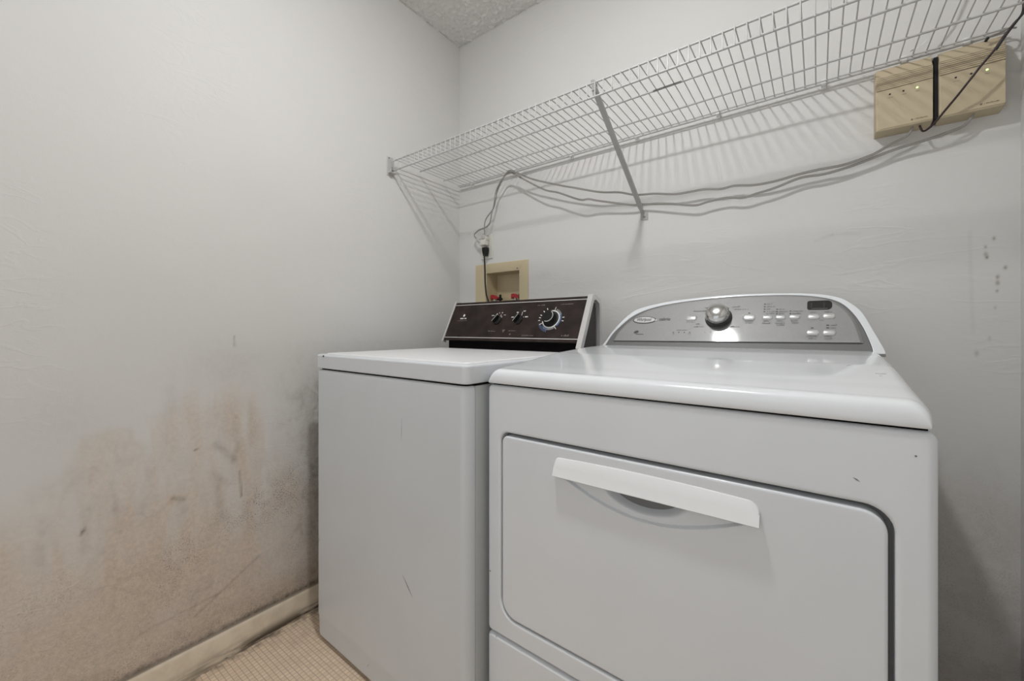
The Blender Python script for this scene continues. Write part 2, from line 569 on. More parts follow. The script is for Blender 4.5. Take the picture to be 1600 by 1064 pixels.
    G += seg(-1.10, 0.17, -0.93, 0.27, 0.004, 0.35)
    G += seg(-1.22, 0.19, -1.0, 0.21, 0.003, 0.25)
    G += seg(-1.047, 0.66, -1.0, 0.60, 0.010, 0.28)
    G += seg(-1.0, 0.60, -0.985, 0.66, 0.008, 0.20)
    G += seg(-1.06, 0.58, -1.015, 0.53, 0.007, 0.16)
    G = np.clip(G, 0, 1)
    # speckled mould band rising towards the washer
    sc = np.interp(y, [-1.46, -1.37, -1.18, -1.06, -0.90, -0.817, -0.75], [0.33, 0.35, 0.34, 0.41, 0.435, 0.45, 0.47])
    S = np.exp(-((z - sc) / 0.075) ** 2) * 1.3 * (0.3 + 0.7 * sstep(vnoise(y * 8, z * 8, 61, 3), 0.35, 0.6))
    S *= 0.45 + 0.55 * sstep(y, -1.36, -1.15)
    S += 0.35 * sstep(z, 0.36, 0.2) + 0.45 * sstep(z, 0.16, 0.09)
    S += 0.3 * nearw
    S = np.clip(S, 0, 1)
    return T, G, S

def back_stain(x, z):
    n = vnoise(x * 14, z * 9, 21, 4)
    T = 0.15 * sstep(z, 0.85, 0.25) * (0.5 + n) * sstep(x, 1.3, 1.5)
    G = 0.17 * sstep(z, 0.84, 0.40) * sstep(n, 0.20, 0.62) * sstep(x, 1.4, 1.55)
    for (cx, cz, r, a) in [(1.7864, 1.192, 0.0030, 1.0), (1.7885, 1.184, 0.0026, 1.0), (1.8062, 1.134, 0.0028, 1.0), (1.8062, 1.120, 0.0032, 0.9), (1.8185, 1.156, 0.0028, 0.8),
                           (1.80, 1.229, 0.0025, 0.9), (1.7864, 1.21, 0.0022, 0.7), (1.805, 1.10, 0.0022, 0.7), (1.7715, 0.947, 0.004, 0.35), (1.8021, 1.06, 0.0022, 0.6),
                           (1.793, 0.985, 0.003, 0.5)]:
        G += a * np.exp(-(((x - cx) / r) ** 2 + ((z - cz) / (r * 1.6)) ** 2))
    for (x0, z0, x1, z1, a) in [(1.45, 1.268, 1.49, 1.281, 0.12), (1.49, 1.281, 1.55, 1.276, 0.12), (1.76, 1.25, 1.765, 1.0, 0.08)]:
        dx, dz = x1 - x0, z1 - z0
        t = np.clip(((x - x0) * dx + (z - z0) * dz) / (dx * dx + dz * dz), 0, 1)
        G += a * np.exp(-(((x - x0 - t * dx) ** 2 + (z - z0 - t * dz) ** 2) / 0.004 ** 2))
    # scuffs below the wall bracket and above the washer
    for (cx, cz, rx, rz, a) in [(0.39, 1.56, 0.02, 0.012, 0.10), (0.62, 1.40, 0.05, 0.02, 0.06), (0.50, 1.24, 0.03, 0.02, 0.10)]:
        G += a * np.exp(-(((x - cx) / rx) ** 2 + ((z - cz) / rz) ** 2)) * (0.4 + 1.2 * n)
    S = 0.30 * sstep(z, 0.80, 0.35) * sstep(x, 1.4, 1.55)
    return T, np.clip(G, 0, 1), np.clip(S, 0, 1)

def grid_wall(name, us, vs, to3d, stain, hole=None, thick=None, mat=None):
    U, V = np.meshgrid(us, vs, indexing='ij')
    nu, nv = len(us), len(vs)
    verts = [to3d(a, b, 0.0) for a, b in zip(U.ravel(), V.ravel())]
    faces = []
    for i in range(nu - 1):
        for j in range(nv - 1):
            if hole and hole[0] - 1e-6 <= us[i] and us[i + 1] <= hole[1] + 1e-6 and hole[2] - 1e-6 <= vs[j] and vs[j + 1] <= hole[3] + 1e-6:
                continue
            faces.append((i * nv + j, (i + 1) * nv + j, (i + 1) * nv + j + 1, i * nv + j + 1))
    # the wall's thickness: a rim and a back skin
    n0 = len(verts)
    def loop_pts(idx):
        return idx
    outer = [i * nv for i in range(nu)] + [(nu - 1) * nv + j for j in range(1, nv)] + [i * nv + nv - 1 for i in range(nu - 2, -1, -1)] + [j for j in range(nv - 2, 0, -1)]
    for q in outer:
        i, j = divmod(q, nv)
        verts.append(to3d(us[i], vs[j], thick))
    L = len(outer)
    for q in range(L):
        r = (q + 1) % L
        faces.append((outer[q], outer[r], n0 + r, n0 + q))
    if not hole:
        faces.append(tuple(n0 + q for q in range(L)))
    me = bpy.data.meshes.new(name)
    me.from_pydata(verts, [], faces)
    if stain:
        T, G, S = stain(U.ravel(), V.ravel())
        c = np.zeros((len(verts), 4), dtype=np.float32)
        c[:n0, 0], c[:n0, 1], c[:n0, 2] = T, G, S
        c[:, 3] = 1
        at = me.attributes.new('stain', 'FLOAT_COLOR', 'POINT')
        at.data.foreach_set('color', c.ravel())
    bm = bmesh.new()
    bm.from_mesh(me)
    bmesh.ops.recalc_face_normals(bm, faces=bm.faces)
    bm.to_mesh(me)
    bm.free()
    return struct(link(name, me, mat, None, 0))

grid_wall('wall_left', axis(YF, 0.0, -1.52, -0.6, 0.005, 0.09), axis(0.0, H, 0.06, 1.06, 0.005, 0.09),
          lambda a, b, t: (-t, a, b), left_stain, thick=0.09, mat=M['wall'])
# back wall with the opening cut for the recessed supply box
HX0, HX1, HZ0, HZ1 = 0.176, 0.384, 1.105, 1.281
ux = sorted(set([round(q, 5) for q in list(np.arange(0, 1.40, 0.1)) + list(np.arange(1.40, 1.74, 0.006)) + list(np.arange(1.74, XR - 0.001, 0.0022)) + [HX0, HX1, XR]]))
uz = sorted(set([round(q, 5) for q in list(np.arange(0, 0.92, 0.008)) + list(np.arange(0.92, 1.26, 0.0028)) + list(np.arange(1.262, 1.34, 0.006)) + list(np.arange(1.34, H, 0.1)) + [HZ0, HZ1, H]]))
grid_wall('wall_back', np.array(ux), np.array(uz), lambda a, b, t: (a, t, b), back_stain, hole=(HX0, HX1, HZ0, HZ1), thick=0.10, mat=M['wall'])
v, f = box_vf(XR, XR + 0.09, YF, 0.0, 0, H)
struct(mk('wall_right', v, f, M['wall_plain'], None, 0))
# front wall: two piers and a lintel round the wide closet opening the camera stands in
mb = MB()
mb.add(*box_vf(-0.09, 0.10, YF - 0.09, YF, 0, H))
mb.add(*box_vf(1.74, XR + 0.09, YF - 0.09, YF, 0, H))
mb.add(*box_vf(0.10, 1.74, YF - 0.09, YF, 2.20, H))
struct(mb.build('wall_front', M['wall_plain'], None, 0))
v, f = box_vf(-0.09, XR + 0.09, YF - 0.09, 0.10, -0.06, 0.0)
struct(mk('floor', v, f, M['floor'], None, 0))

# ceiling with real popcorn lumps in the corner that shows, coarser beyond
cx_ = axis(0.0, XR, 0.0, 0.62, 0.0045, 0.05)
cy_ = axis(YF, 0.0, -0.62, 0.0, 0.0045, 0.05)
U, V = np.meshgrid(cx_, cy_, indexing='ij')
lump = vnoise(U * 95, V * 95, 5, 3)
lump = sstep(lump, 0.42, 0.75) * 0.007 + vnoise(U * 30, V * 30, 8, 2) * 0.003
fine = ((U < 0.62) & (V > -0.62)).astype(float)
Z = H - lump * fine - 0.001
vv = [(a, b, c) for a, b, c in zip(U.ravel(), V.ravel(), Z.ravel())]
nv = len(cy_)
ff = [(i * nv + j, i * nv + j + 1, (i + 1) * nv + j + 1, (i + 1) * nv + j) for i in range(len(cx_) - 1) for j in range(nv - 1)]
mb = MB()
mb.add(vv, ff)
mb.add(*box_vf(-0.09, XR + 0.09, YF - 0.09, 0.10, H + 0.001, H + 0.08))
struct(mb.build('ceiling', M['ceiling'], None, 60))

def baseboard(name, p0, p1, nrm, mat):
    """profiled board running from p0 to p1 on the floor, nrm = into the room"""
    prof = [(0, 0.0), (0.012, 0.0), (0.012, 0.078), (0.0105, 0.085), (0.007, 0.0895), (0.0, 0.0905)]
    rings = []
    for q in (p0, p1):
        rings.append([(q[0] + nrm[0] * d, q[1] + nrm[1] * d, h) for d, h in prof])
    v, f = loft_vf(rings)
    return struct(mk(name, v, f, mat, None, 30))
baseboard('baseboard_left', (0.0, YF), (0.0, -0.001), (1, 0), M['base'])
baseboard('baseboard_back', (0.013, 0.0), (XR - 0.013, 0.0), (0, -1), M['base'])
baseboard('baseboard_right', (XR, -0.001), (XR, YF), (-1, 0), M['base'])

# ------------------------------------------------------------------ ceiling lamp (above the camera's view, lights the room)
lamp = empty('ceiling_light', (LAMP_POS[0], LAMP_POS[1], LAMP_POS[2] - 0.001), 'small round flush ceiling lamp with a glowing white lens above the dryer', 'lamp')
v, f = lathe_vf([(0.02, 0.0), (0.070, 0.0), (0.072, -0.006), (0.070, -0.022), (0.063, -0.026), (0.055, -0.024)], 40)
mk('lamp_base', v, f, M['lampbase'], lamp)
prof = [(0.052, -0.018), (0.0524, -0.0345), (0.0515, -0.0375), (0.047, -0.0400), (0.030, -0.0420), (0.002, -0.043)]
v, f = lathe_vf(prof, 40)
mk('lens', v, f, M['lampglass'], lamp, 60)

# ------------------------------------------------------------------ appliances' common frame
ROT = -R(1.1876)

# ================================================================== WASHER
W = empty('washing_machine', (0.1426, -0.8157, 0.0), 'older white top-loading washing machine with dark brown control panel, beside the left wall', 'washing machine', ROT)
ww = 0.682
# body: side shell behind a wrap-round front panel
SR = 0.022
def plan_loft(x0, x1, y0, y1, rads, prof, k=6):
    return loft_vf(offset_rings(x0, x1, y0, y1, rads, prof, k))
v, f = plan_loft(0.0012, ww - 0.0012, 0.030, 0.648, [0.003] * 4, [(0.004, 0.016), (0.0, 0.022), (0.0, 0.876)])
mk('side_shell', v, f, M['enamel_side'], W)
# front panel: U profile in plan, lofted upward, slightly tucked in at the bottom kick line
def u_plan(d, tuck):
    pts = []
    b0 = d + tuck
    pts.append((0.0 + d, 0.0275))
    for i in range(7):
        a = R(180 + 90 * i / 6)
        pts.append((SR + (SR - d) * math.cos(a), SR + (SR - d) * math.sin(a) + tuck))
    for i in range(7):
        a = R(270 + 90 * i / 6)
        pts.append((ww - SR + (SR - d) * math.cos(a), SR + (SR - d) * math.sin(a) + tuck))
    pts.append((ww - d, 0.0275))
    return pts
rings = []
for z, d, t in [(0.010, 0.010, 0.004), (0.0115, 0.006, 0.004), (0.015, 0.002, 0.004), (0.020, 0.0, 0.004), (0.083, 0.0, 0.0022), (0.0865, 0.0, 0.0),
                (0.868, 0.0, 0.0), (0.874, 0.0015, 0.0), (0.877, 0.005, 0.0)]:
    rings.append([(a, b, z) for a, b in u_plan(d, t)])
v, f = loft_vf(rings)
mk('front_panel', v, f, M['enamel_old'], W)
v, f = plan_loft(0.010, ww - 0.010, 0.010, 0.64, [0.015] * 4, [(0.0, 0.874), (0.0, 0.884)])
mk('seam', v, f, M['gap'], W)
# four levelling feet
for (a, b) in ((0.05, 0.06), (ww - 0.05, 0.06), (0.05, 0.60), (ww - 0.05, 0.60)):
    vv, ff = lathe_vf([(0.018, 0.0), (0.018, 0.008), (0.008, 0.010), (0.008, 0.022)], 16)
    mb = MB().add([(x + a, y + b, z) for x, y, z in vv], ff)
    mb.build('levelling_foot', M['black_soft'], W)
# top deck with rolled rim and a slightly raised lid
v, f = plan_loft(-0.001, ww + 0.001, -0.001, 0.648, [0.018, 0.018, 0.006, 0.006],
                 [(0.003, 0.8815), (0.0005, 0.883), (0.0, 0.886)] + roundover(0.007, 5, 0.9265) + [(0.016, 0.9262), (0.018, 0.9245)], 6)
mk('top_deck', v, f, M['enamel_deck'], W)
v, f = plan_loft(0.021, ww - 0.021, 0.020, 0.525, [0.018, 0.018, 0.004, 0.004], [(0.0, 0.923)] + roundover(0.0035, 4, 0.9295), 6)
mk('lid', v, f, M['washer_top'], W)
# paint chips and scratches on the front
def sliver(p0, p1, w, name, mat, parent, b=-0.0003):
    (x0, z0), (x1, z1) = p0, p1
    dx, dz = x1 - x0, z1 - z0
    L = math.hypot(dx, dz)
    nx, nz = -dz / L * w / 2, dx / L * w / 2
    xm, zm = (x0 + x1) / 2, (z0 + z1) / 2
    loop = [(x0, z0), (xm - nx, zm - nz), (x1, z1), (xm + nx, zm + nz)]
    v, f = loft_vf([[(x, b, z) for x, z in loop], [(x, 0.001, z) for x, z in loop]])
    return mk(name, v, f, mat, parent, 0)
M['scratch_light'] = simple('faint_scratch', (0.42, 0.42, 0.42), 0.6)
sliver((0.450, 0.780), (0.4475, 0.715), 0.0022, 'scratch', M['scratch_light'], W)
sliver((0.453, 0.372), (0.494, 0.329), 0.003, 'scratch', M['scratch'], W)
sliver((0.045, 0.9215), (0.056, 0.9205), 0.006, 'paint_chip', M['rust'], W, -0.0016)
sliver((0.020, 0.320), (0.023, 0.335), 0.004, 'scratch', M['scratch_light'], W)
sliver((0.29, 0.05), (0.30, 0.065), 0.002, 'scratch', M['scratch_light'], W, 0.001)

# --- control console: trapezoid body, tilted front
CA0, CA1 = 0.014, 0.676
CB0, CZ0, CTILT = 0.535, 0.945, 26.17
ct, stl = math.cos(R(CTILT)), math.sin(R(CTILT))
def TW(u, v, w=0.0):
    """washer panel coordinates: u right, v up the slope, w out of the face"""
    return (u, CB0 + v * stl - w * ct, CZ0 + v * ct + w * stl)
side = [TW(0, 0.0175)[1:], TW(0, 0.195)[1:], (0.640, 1.1215), (0.672, 1.106), (0.680, 1.085), (0.680, 0.934), (0.575, 0.934), (0.575, 0.958)]
v, f = loft_vf([[(CA0 + 0.010, b, z) for b, z in side], [(CA1 - 0.010, b, z) for b, z in side]])
con = mk('console', v, f, M['brown_side'], W, 25)
# dark recess under the panel
v, f = box_vf(CA0 + 0.022, CA1 - 0.014, 0.556, 0.68, 0.9262, 0.962)
mk('console_recess', v, f, M['gap'], con, 0)
# face panel
v, f = loft_vf([[TW(a, b, -0.002) for a, b in rrect(CA0 + 0.006, CA1 - 0.012, 0.0185, 0.196, 0.002, 2)],
                [TW(a, b, 0.002) for a, b in rrect(CA0 + 0.006, CA1 - 0.012, 0.0185, 0.196, 0.002, 2)]])
mk('face_panel', v, f, M['brown'], con, 30)
# chrome end caps following the trapezoid's edge
def endcap(x0, x1, name, v0=-0.003):
    outer = [(TW(0, v0, 0.004)[1:]), (TW(0, 0.202, 0.004)[1:]), (0.642, 1.127), (0.678, 1.112), (0.686, 1.088), (0.686, 0.936)]
    inner = [(TW(0, v0, -0.014)[1:]), (TW(0, 0.186, -0.012)[1:]), (0.642, 1.110), (0.668, 1.098), (0.672, 1.082), (0.672, 0.936)]
    vv, ff = [], []
    n = len(outer)
    for x in (x0, x1):
        vv += [(x, b, z) for b, z in outer] + [(x, b, z) for b, z in inner]
    for i in range(n - 1):
        o0, o1, i0, i1 = i, i + 1, n + i, n + i + 1
        O0, O1, I0, I1 = (q + 2 * n for q in (o0, o1, i0, i1))
        ff += [(o0, o1, i1, i0), (O0, I0, I1, O1), (o0, O0, O1, o1), (i0, i1, I1, I0)]
    ff += [(0, n, 3 * n, 2 * n), (n - 1, 3 * n - 1, 4 * n - 1, 2 * n - 1)]
    return mk(name, vv, ff, M['chrome'], con, 25)
endcap(CA0 - 0.004, CA0 + 0.005, 'end_trim', 0.013)
endcap(CA1 - 0.013, CA1 + 0.006, 'end_trim')
# two thin horizontal trim lines
for vpos in (0.0305, 0.184):
    v, f = box_vf(CA0 + 0.006, CA1 - 0.013, vpos - 0.0014, vpos + 0.0014, 0.0015, 0.0032)
    MB().add(v, f, TW).build('trim_strip', M['chrome'], con, 0)
# control knobs
def lathe_on(T, u, v0, prof, seg=32):
    vv, ff = lathe_vf(prof, seg)
    return [T(u + x, v0 + y, z) for x, y, z in vv], ff
def bar_on(T, u, v0, ang, r0, r1, wid, w0, w1):
    c, s = math.cos(R(ang)), math.sin(R(ang))
    vv, ff = box_vf(r0, r1, -wid / 2, wid / 2, w0, w1, min(wid, w1 - w0) * 0.2, 1)
    return [T(u + x * c - y * s, v0 + x * s + y * c, z) for x, y, z in vv], ff
for (u, v0, ang) in ((0.286, 0.108, 58), (0.389, 0.108, 62)):
    mb = MB()
    mb.add(*lathe_on(TW, u, v0, [(0.019, 0.002), (0.019, 0.006), (0.0165, 0.009), (0.014, 0.011), (0.001, 0.0115)], 28))
    mb.add(*bar_on(TW, u, v0, ang, -0.0165, 0.0165, 0.008, 0.008, 0.024))
    mb.build('selector_knob', M['black'], con, 30)
    mb = MB().add(*bar_on(TW, u, v0, ang, -0.017, 0.018, 0.0016, 0.0235, 0.0246))
    mb.build('knob_pointer', M['chrome'], con, 0)
DU, DV = 0.5360, 0.108
mb = MB()
mb.add(*lathe_on(TW, DU, DV, [(0.0300, 0.002), (0.0300, 0.006), (0.0265, 0.0075), (0.0250, 0.024), (0.0235, 0.0265), (0.0190, 0.0272), (0.001, 0.0275)], 40))
mb.build('timer_dial', M['black'], con, 30)
def arc_on(T, u, v0, r0, r1, a0, a1, w0, w1, n=40):
    rings = []
    for i in range(n + 1):
        a = R(a0 + (a1 - a0) * i / n)
        c, s = math.cos(a), math.sin(a)
        rings.append([T(u + r * c, v0 + r * s, w) for r, w in ((r0, w0), (r1, w0), (r1, w1), (r0, w1))])
    return loft_vf(rings)
MB().add(*arc_on(TW, DU, DV, 0.0318, 0.0360, -165, 108, 0.0015, 0.0038)).build('dial_ring', M['white_print'], con, 30)
MB().add(*arc_on(TW, DU, DV, 0.0200, 0.0222, -110, 60, 0.0262, 0.0282, 24)).build('dial_rim', M['chrome'], con, 30)
# printed scales and captions (flat print on the face)
def flat(mb, T, u0, u1, v0, v1, w=0.0023):
    mb.add([(u0, v0, w), (u1, v0, w), (u1, v1, w), (u0, v1, w)], [(0, 1, 2, 3)], T)
def stuff(o):
    o['kind'] = 'stuff'
    return o
def words(mb, T, u, v, length, h, w=0.0023, seed=0):
    """a caption too small to read: a row of letter-wide marks"""
    rr = random.Random(seed + int(u * 9973) + int(v * 7919))
    x = u
    while x < u + length:
        lw = h * rr.uniform(0.45, 0.75)
        if rr.random() < 0.14:
            x += h * 0.5
            continue
        hh = h * rr.choice((0.65, 0.65, 1.0))
        flat(mb, T, x, min(x + lw, u + length), v, v + hh, w)
        x += lw + h * 0.16
def radial(mb, T, u, v, r0, r1, ang, wid, w=0.0023):
    c, s = math.cos(R(ang)), math.sin(R(ang))
    mb.add([(r0, -wid / 2, 0), (r1, -wid / 2, 0), (r1, wid / 2, 0), (r0, wid / 2, 0)], [(0, 1, 2, 3)], lambda x, y, z: T(u + x * c - y * s, v + x * s + y * c, w))
mb = MB()
for a in (80, -52, 205):
    radial(mb, TW, DU, DV, 0.037, 0.050, a, 0.0022)
for a in (8, -8, 160, 172, 185, 140, 122):
    radial(mb, TW, DU, DV, 0.046, 0.054, a, 0.0030)
for a in range(-120, -55, 7):
    radial(mb, TW, DU, DV, 0.0365, 0.043, a, 0.0014)
for a in range(28, 76, 8):
    radial(mb, TW, DU, DV, 0.0365, 0.044, a, 0.0014)
stuff(mb.build('dial_scale', M['white_print'], con, 0))
mb = MB()
for a0, a1 in ((-42, 40), (-135, -95)):
    v, f = arc_on(TW, DU, DV, 0.037, 0.0415, a0, a1, 0.002, 0.0023, 18)
    mb.add(v, f)
for a in range(-150, -95, 8):
    radial(mb, TW, DU, DV, 0.043, 0.052, a, 0.0026)
stuff(mb.build('dial_scale_blue', M['blue_print'], con, 0))
mb = MB()
for (u, v0, L) in ((0.249, 0.128, 0.014), (0.272, 0.133, 0.006), (0.284, 0.139, 0.006), (0.298, 0.139, 0.007), (0.309, 0.129, 0.012),
                   (0.352, 0.118, 0.012), (0.372, 0.138, 0.009), (0.402, 0.143, 0.011), (0.409, 0.118, 0.006), (0.417, 0.118, 0.014)):
    words(mb, TW, u, v0, L, 0.0045, seed=3)
for (u0, v0, u1, v1) in ((0.296, 0.121, 0.303, 0.134), (0.302, 0.119, 0.311, 0.126), (0.398, 0.127, 0.405, 0.142), (0.375, 0.126, 0.378, 0.132)):
    flat(mb, TW, u0, u0 + 0.002, v0, v1)
stuff(mb.build('selector_captions', M['white_print'], con, 0))
mb = MB()
for (u, v0, L) in ((0.255, 0.058, 0.038), (0.357, 0.060, 0.036), (0.46, 0.166, 0.034), (0.562, 0.166, 0.05), (0.428, 0.041, 0.05), (0.058, 0.107, 0.060)):
    words(mb, TW, u, v0, L, 0.004, seed=9)
for q in range(6):
    radial(mb, TW, 0.333, 0.054, 0.0, 0.014, 60 + q * 12, 0.0016)
words(mb, TW, 0.366, 0.044, 0.008, 0.009, seed=4)
stuff(mb.build('captions', M['faint_print'], con, 0))
mb = MB()
words(mb, TW, 0.592, 0.041, 0.033, 0.007, seed=5)
stuff(mb.build('model_plate_lettering', M['faint_print'], con, 0))
# maker's emblem: a small drop over a word too small to read
mb = MB()
dr = [(0.0925 + 0.0055 * math.sin(a) * (1 + 0.25 * math.cos(a)), 0.1335 - 0.0065 * math.cos(a)) for a in [2 * PI * i / 16 for i in range(16)]]
mb.add([TW(a, b, 0.0025) for a, b in dr], [tuple(range(16))])
words(mb, TW, 0.0755, 0.116, 0.036, 0.0085, 0.0025, seed=8)
stuff(mb.build('emblem', M['white_print'], con, 0))

# ================================================================== DRYER
D = empty('tumble_dryer', (0.838, -0.7747, 0.0), 'large white tumble dryer with arched silver control panel and chrome knob, nearest the camera', 'dryer', ROT)
dw = 0.737
v, f = plan_loft(0.0015, dw - 0.0015, 0.024, 0.668, [0.004] * 4, [(0.004, 0.014), (0.0, 0.02), (0.0, 0.872)])
mk('side_shell', v, f, M['enamel'], D)
v, f = plan_loft(0.008, dw - 0.008, 0.010, 0.66, [0.006] * 4, [(0.0, 0.868), (0.0, 0.890)])
mk('seam', v, f, M['gap'], D)
for (a, b) in ((0.05, 0.06), (dw - 0.05, 0.06), (0.05, 0.60), (dw - 0.05, 0.60)):
    vv, ff = lathe_vf([(0.018, 0.0), (0.018, 0.008), (0.008, 0.010), (0.008, 0.022)], 16)
    MB().add([(x + a, y + b, z) for x, y, z in vv], ff).build('levelling_foot', M['black_soft'], D)

def TD(a, z, w=0.0):
    """front plane: a right, z up, w out of the face"""
    return (a, -w, z)
# front frame with the door opening
DO = (0.0405, 0.697, 0.357, 0.775)
DOR = [0.042, 0.045, 0.032, 0.021]
K = 8
rings = []
RO = 0.011
for d, h in [(0.0, -0.024)] + [(q[0], q[1]) for q in roundover(RO, 6, 0.0)]:
    rings.append([TD(a, z, h) for a, z in rrect(d, dw - d, 0.3115 + d * 0.55, 0.8792 - d * 0.55, [max(0.013 - d, 0.002)] * 4, K)])
for d, h in [(-0.008, 0.0)] + [(-(0.005 * (1 - math.sin(R(90 * i / 4)))), -0.005 * (1 - math.cos(R(90 * i / 4)))) for i in range(5)] + [(0.0, -0.026)]:
    rings.append([TD(a, z, h) for a, z in rrect(DO[0] + d, DO[1] - d, DO[2] + d, DO[3] - d, [q - d for q in DOR], K)])
v, f = loft_vf(rings, False, False)
mk('front_frame', v, f, M['enamel'], D, 40)
v, f = box_vf(DO[0] - 0.005, DO[1] + 0.005, 0.0205, 0.023, DO[2] - 0.005, DO[3] + 0.005)
mk('opening_liner', v, f, M['gapgrey'], D, 0)
# lower panel
rings = [[TD(a, z, h) for a, z in rrect(d, dw - d, 0.016 + d * 0.6, 0.3065 - d * 0.7, [0.012] * 4, 6)] for d, h in [(0.0, -0.024)] + roundover(0.011, 6, 0.0)]
v, f = loft_vf(rings)
mk('lower_panel', v, f, M['enamel'], D, 40)
# door: a fine front sheet with the pressed dish and finger pocket, rolled edge
A0, A1, B0, B1 = 0.0448, 0.6905, 0.3615, 0.7680
DR = [0.038, 0.040, 0.028, 0.017]
rim = [[TD(a, z, h) for a, z in rrect(A0 + d, A1 - d, B0 + d, B1 - d, [max(q - d, 0.001) for q in DR], K)] for d, h in [(0.0, -0.020)] + roundover(0.0045, 5, 0.0) + [(0.0065, 0.0)]]
def dish(a, z):
    """depth of the pressed recess under the handle"""
    x = (a - 0.3665) / 0.172
    t = np.clip(1 - x * x, 0, None)
    zb = 0.710 - 0.0465 * t ** 1.15          # lower edge of the smile-shaped dish
    ins = np.minimum(np.minimum(z - zb, (0.735 - z)), t * 0.03)
    d = 0.0058 * sstep(ins, 0.0001, 0.0036)
    px = (a - 0.366) / 0.083
    pz = (z - 0.716) / 0.0425
    q = 1 - np.sqrt(px * px + pz * pz)
    d += np.where(z < 0.735, 0.024 * sstep(q, 0.0, 0.40), 0)
    return d * sstep(z, 0.742, 0.734)
ua = axis(A0 + 0.045, A1 - 0.047, 0.182, 0.552, 0.0022, 0.02)
uz = axis(B0 + 0.045, B1 - 0.0225, 0.655, 0.7445, 0.0020, 0.02)
U, V = np.meshgrid(ua, uz, indexing='ij')
dep = dish(U, V)
gv = [(a, d, z) for a, z, d in zip(U.ravel(), V.ravel(), dep.ravel())]
nz = len(uz)
gf = [(i * nz + j, (i + 1) * nz + j, (i + 1) * nz + j + 1, i * nz + j + 1) for i in range(len(ua) - 1) for j in range(nz - 1)]
bm = bmesh.new()
rv, rf = loft_vf(rim, False, False)
bvs = [bm.verts.new(p) for p in rv + gv]
off = len(rv)
for q in rf:
    bm.faces.new([bvs[i] for i in q])
for q in gf:
    bm.faces.new([bvs[off + i] for i in q])
bm.verts.ensure_lookup_table()
# join the grid's border to the rolled edge
bm.edges.ensure_lookup_table()
n1 = len(rim[0])
last = [bvs[(len(rim) - 1) * n1 + j] for j in range(n1)]
gb = [i * nz for i in range(len(ua))] + [(len(ua) - 1) * nz + j for j in range(1, nz)] + [i * nz + nz - 1 for i in range(len(ua) - 2, -1, -1)] + [j for j in range(nz - 2, 0, -1)]
gring = [bvs[off + i] for i in gb]
e1 = [bm.edges.get((last[j], last[(j + 1) % n1])) for j in range(n1)]
e2 = [bm.edges.get((gring[j], gring[(j + 1) % len(gring)])) for j in range(len(gring))]
e1 = [e for e in e1 if e]
e2 = [e for e in e2 if e]
bmesh.ops.triangle_fill(bm, edges=e1 + e2, use_beauty=True)
bmesh.ops.recalc_face_normals(bm, faces=bm.faces)
me = bpy.data.meshes.new('door')
bm.to_mesh(me)
bm.free()
door = link('door', me, M['enamel'], D, 40)
# door handle: an arched blade leaning out over the finger pocket
def hz_top(t):
    return 0.7455 + 0.0045 * (1 - (2 * t - 1) ** 2)
rings = []
N = 48
HA0, HA1 = 0.1865, 0.5478
for i in range(N + 1):
    t = 0.5 - 0.5 * math.cos(PI * i / N)
    a = HA0 + (HA1 - HA0) * t
    e = min(a - HA0, HA1 - a)
    dr = 0.009 if t < 0.5 else 0.0165
    drop = dr - math.sqrt(max(dr * dr - (dr - min(e, dr)) ** 2, 0)) if e < dr else 0.0
    zt = hz_top(t) - drop
    zb = 0.7095 + 0.0015 * t
    lip = 0.0135
    rings.append([TD(a, zt, -0.001), TD(a, zt - 0.0006, 0.0012), TD(a, zt - 0.0025, 0.0028), TD(a, zb + 0.018, 0.0075), TD(a, zb + 0.004, lip - 0.001), TD(a, zb + 0.0012, lip),
                  TD(a, zb, lip - 0.0015), TD(a, zb + 0.0005, lip - 0.005), TD(a, zb + 0.012, 0.001), TD(a, zb + 0.014, -0.001)])
v, f = loft_vf(rings)
mk('handle', v, f, M['handle'], door, 30)
# chips on the enamel
sliver((0.008, 0.4475), (0.0115, 0.4480), 0.004, 'paint_chip', M['rust'], D, -0.0002)
sliver((0.0265, 0.3065), (0.0285, 0.290), 0.003, 'paint_chip', M['rust'], D, 0.0010)
sliver((0.0262, 0.284), (0.0285, 0.292), 0.002, 'paint_chip', M['rust'], D, 0.0002)
sliver((0.034, 0.284), (0.0285, 0.292), 0.0018, 'paint_chip', M['scratch'], D, 0.0002)
sliver((0.655, 0.808), (0.663, 0.803), 0.002, 'scratch', M['scratch'], D)
sliver((0.7145, 0.848), (0.7175, 0.8475), 0.003, 'scratch', M['scratch'], D)

# rounded top: front edge rolls down, gentle rise to the console
def top_h(b):
    return np.interp(b, [0.0, 0.03, 0.07, 0.105, 0.135, 0.273, 0.44, 0.54, 0.70], [0.9150, 0.9168, 0.9212, 0.9243, 0.9275, 0.9415, 0.9505, 0.9530, 0.9535])
def easing(n, e):
    return [e * (1 - math.cos(PI / 2 * i / n)) for i in range(n)]
TB1 = 0.672
sa = easing(12, 0.034)
sa = sa + list(np.linspace(0.034, dw - 0.034, 26)) + [dw - q for q in reversed(sa)]
sb = easing(22, 0.036) + list(np.linspace(0.036, TB1 - 0.02, 50)) + [TB1]
U, V = np.meshgrid(np.array(sa), np.array(sb), indexing='ij')
zl = 0.8855
def ell(d, r, p=2.0):
    return np.clip(1 - np.clip(1 - d / r, 0, 1) ** p, 0, 1) ** (1 / p)
side_d = np.minimum(U, dw - U)
hh = zl + (top_h(V) - zl) * (ell(V, 0.024, 3.0) * ell(side_d, 0.028))
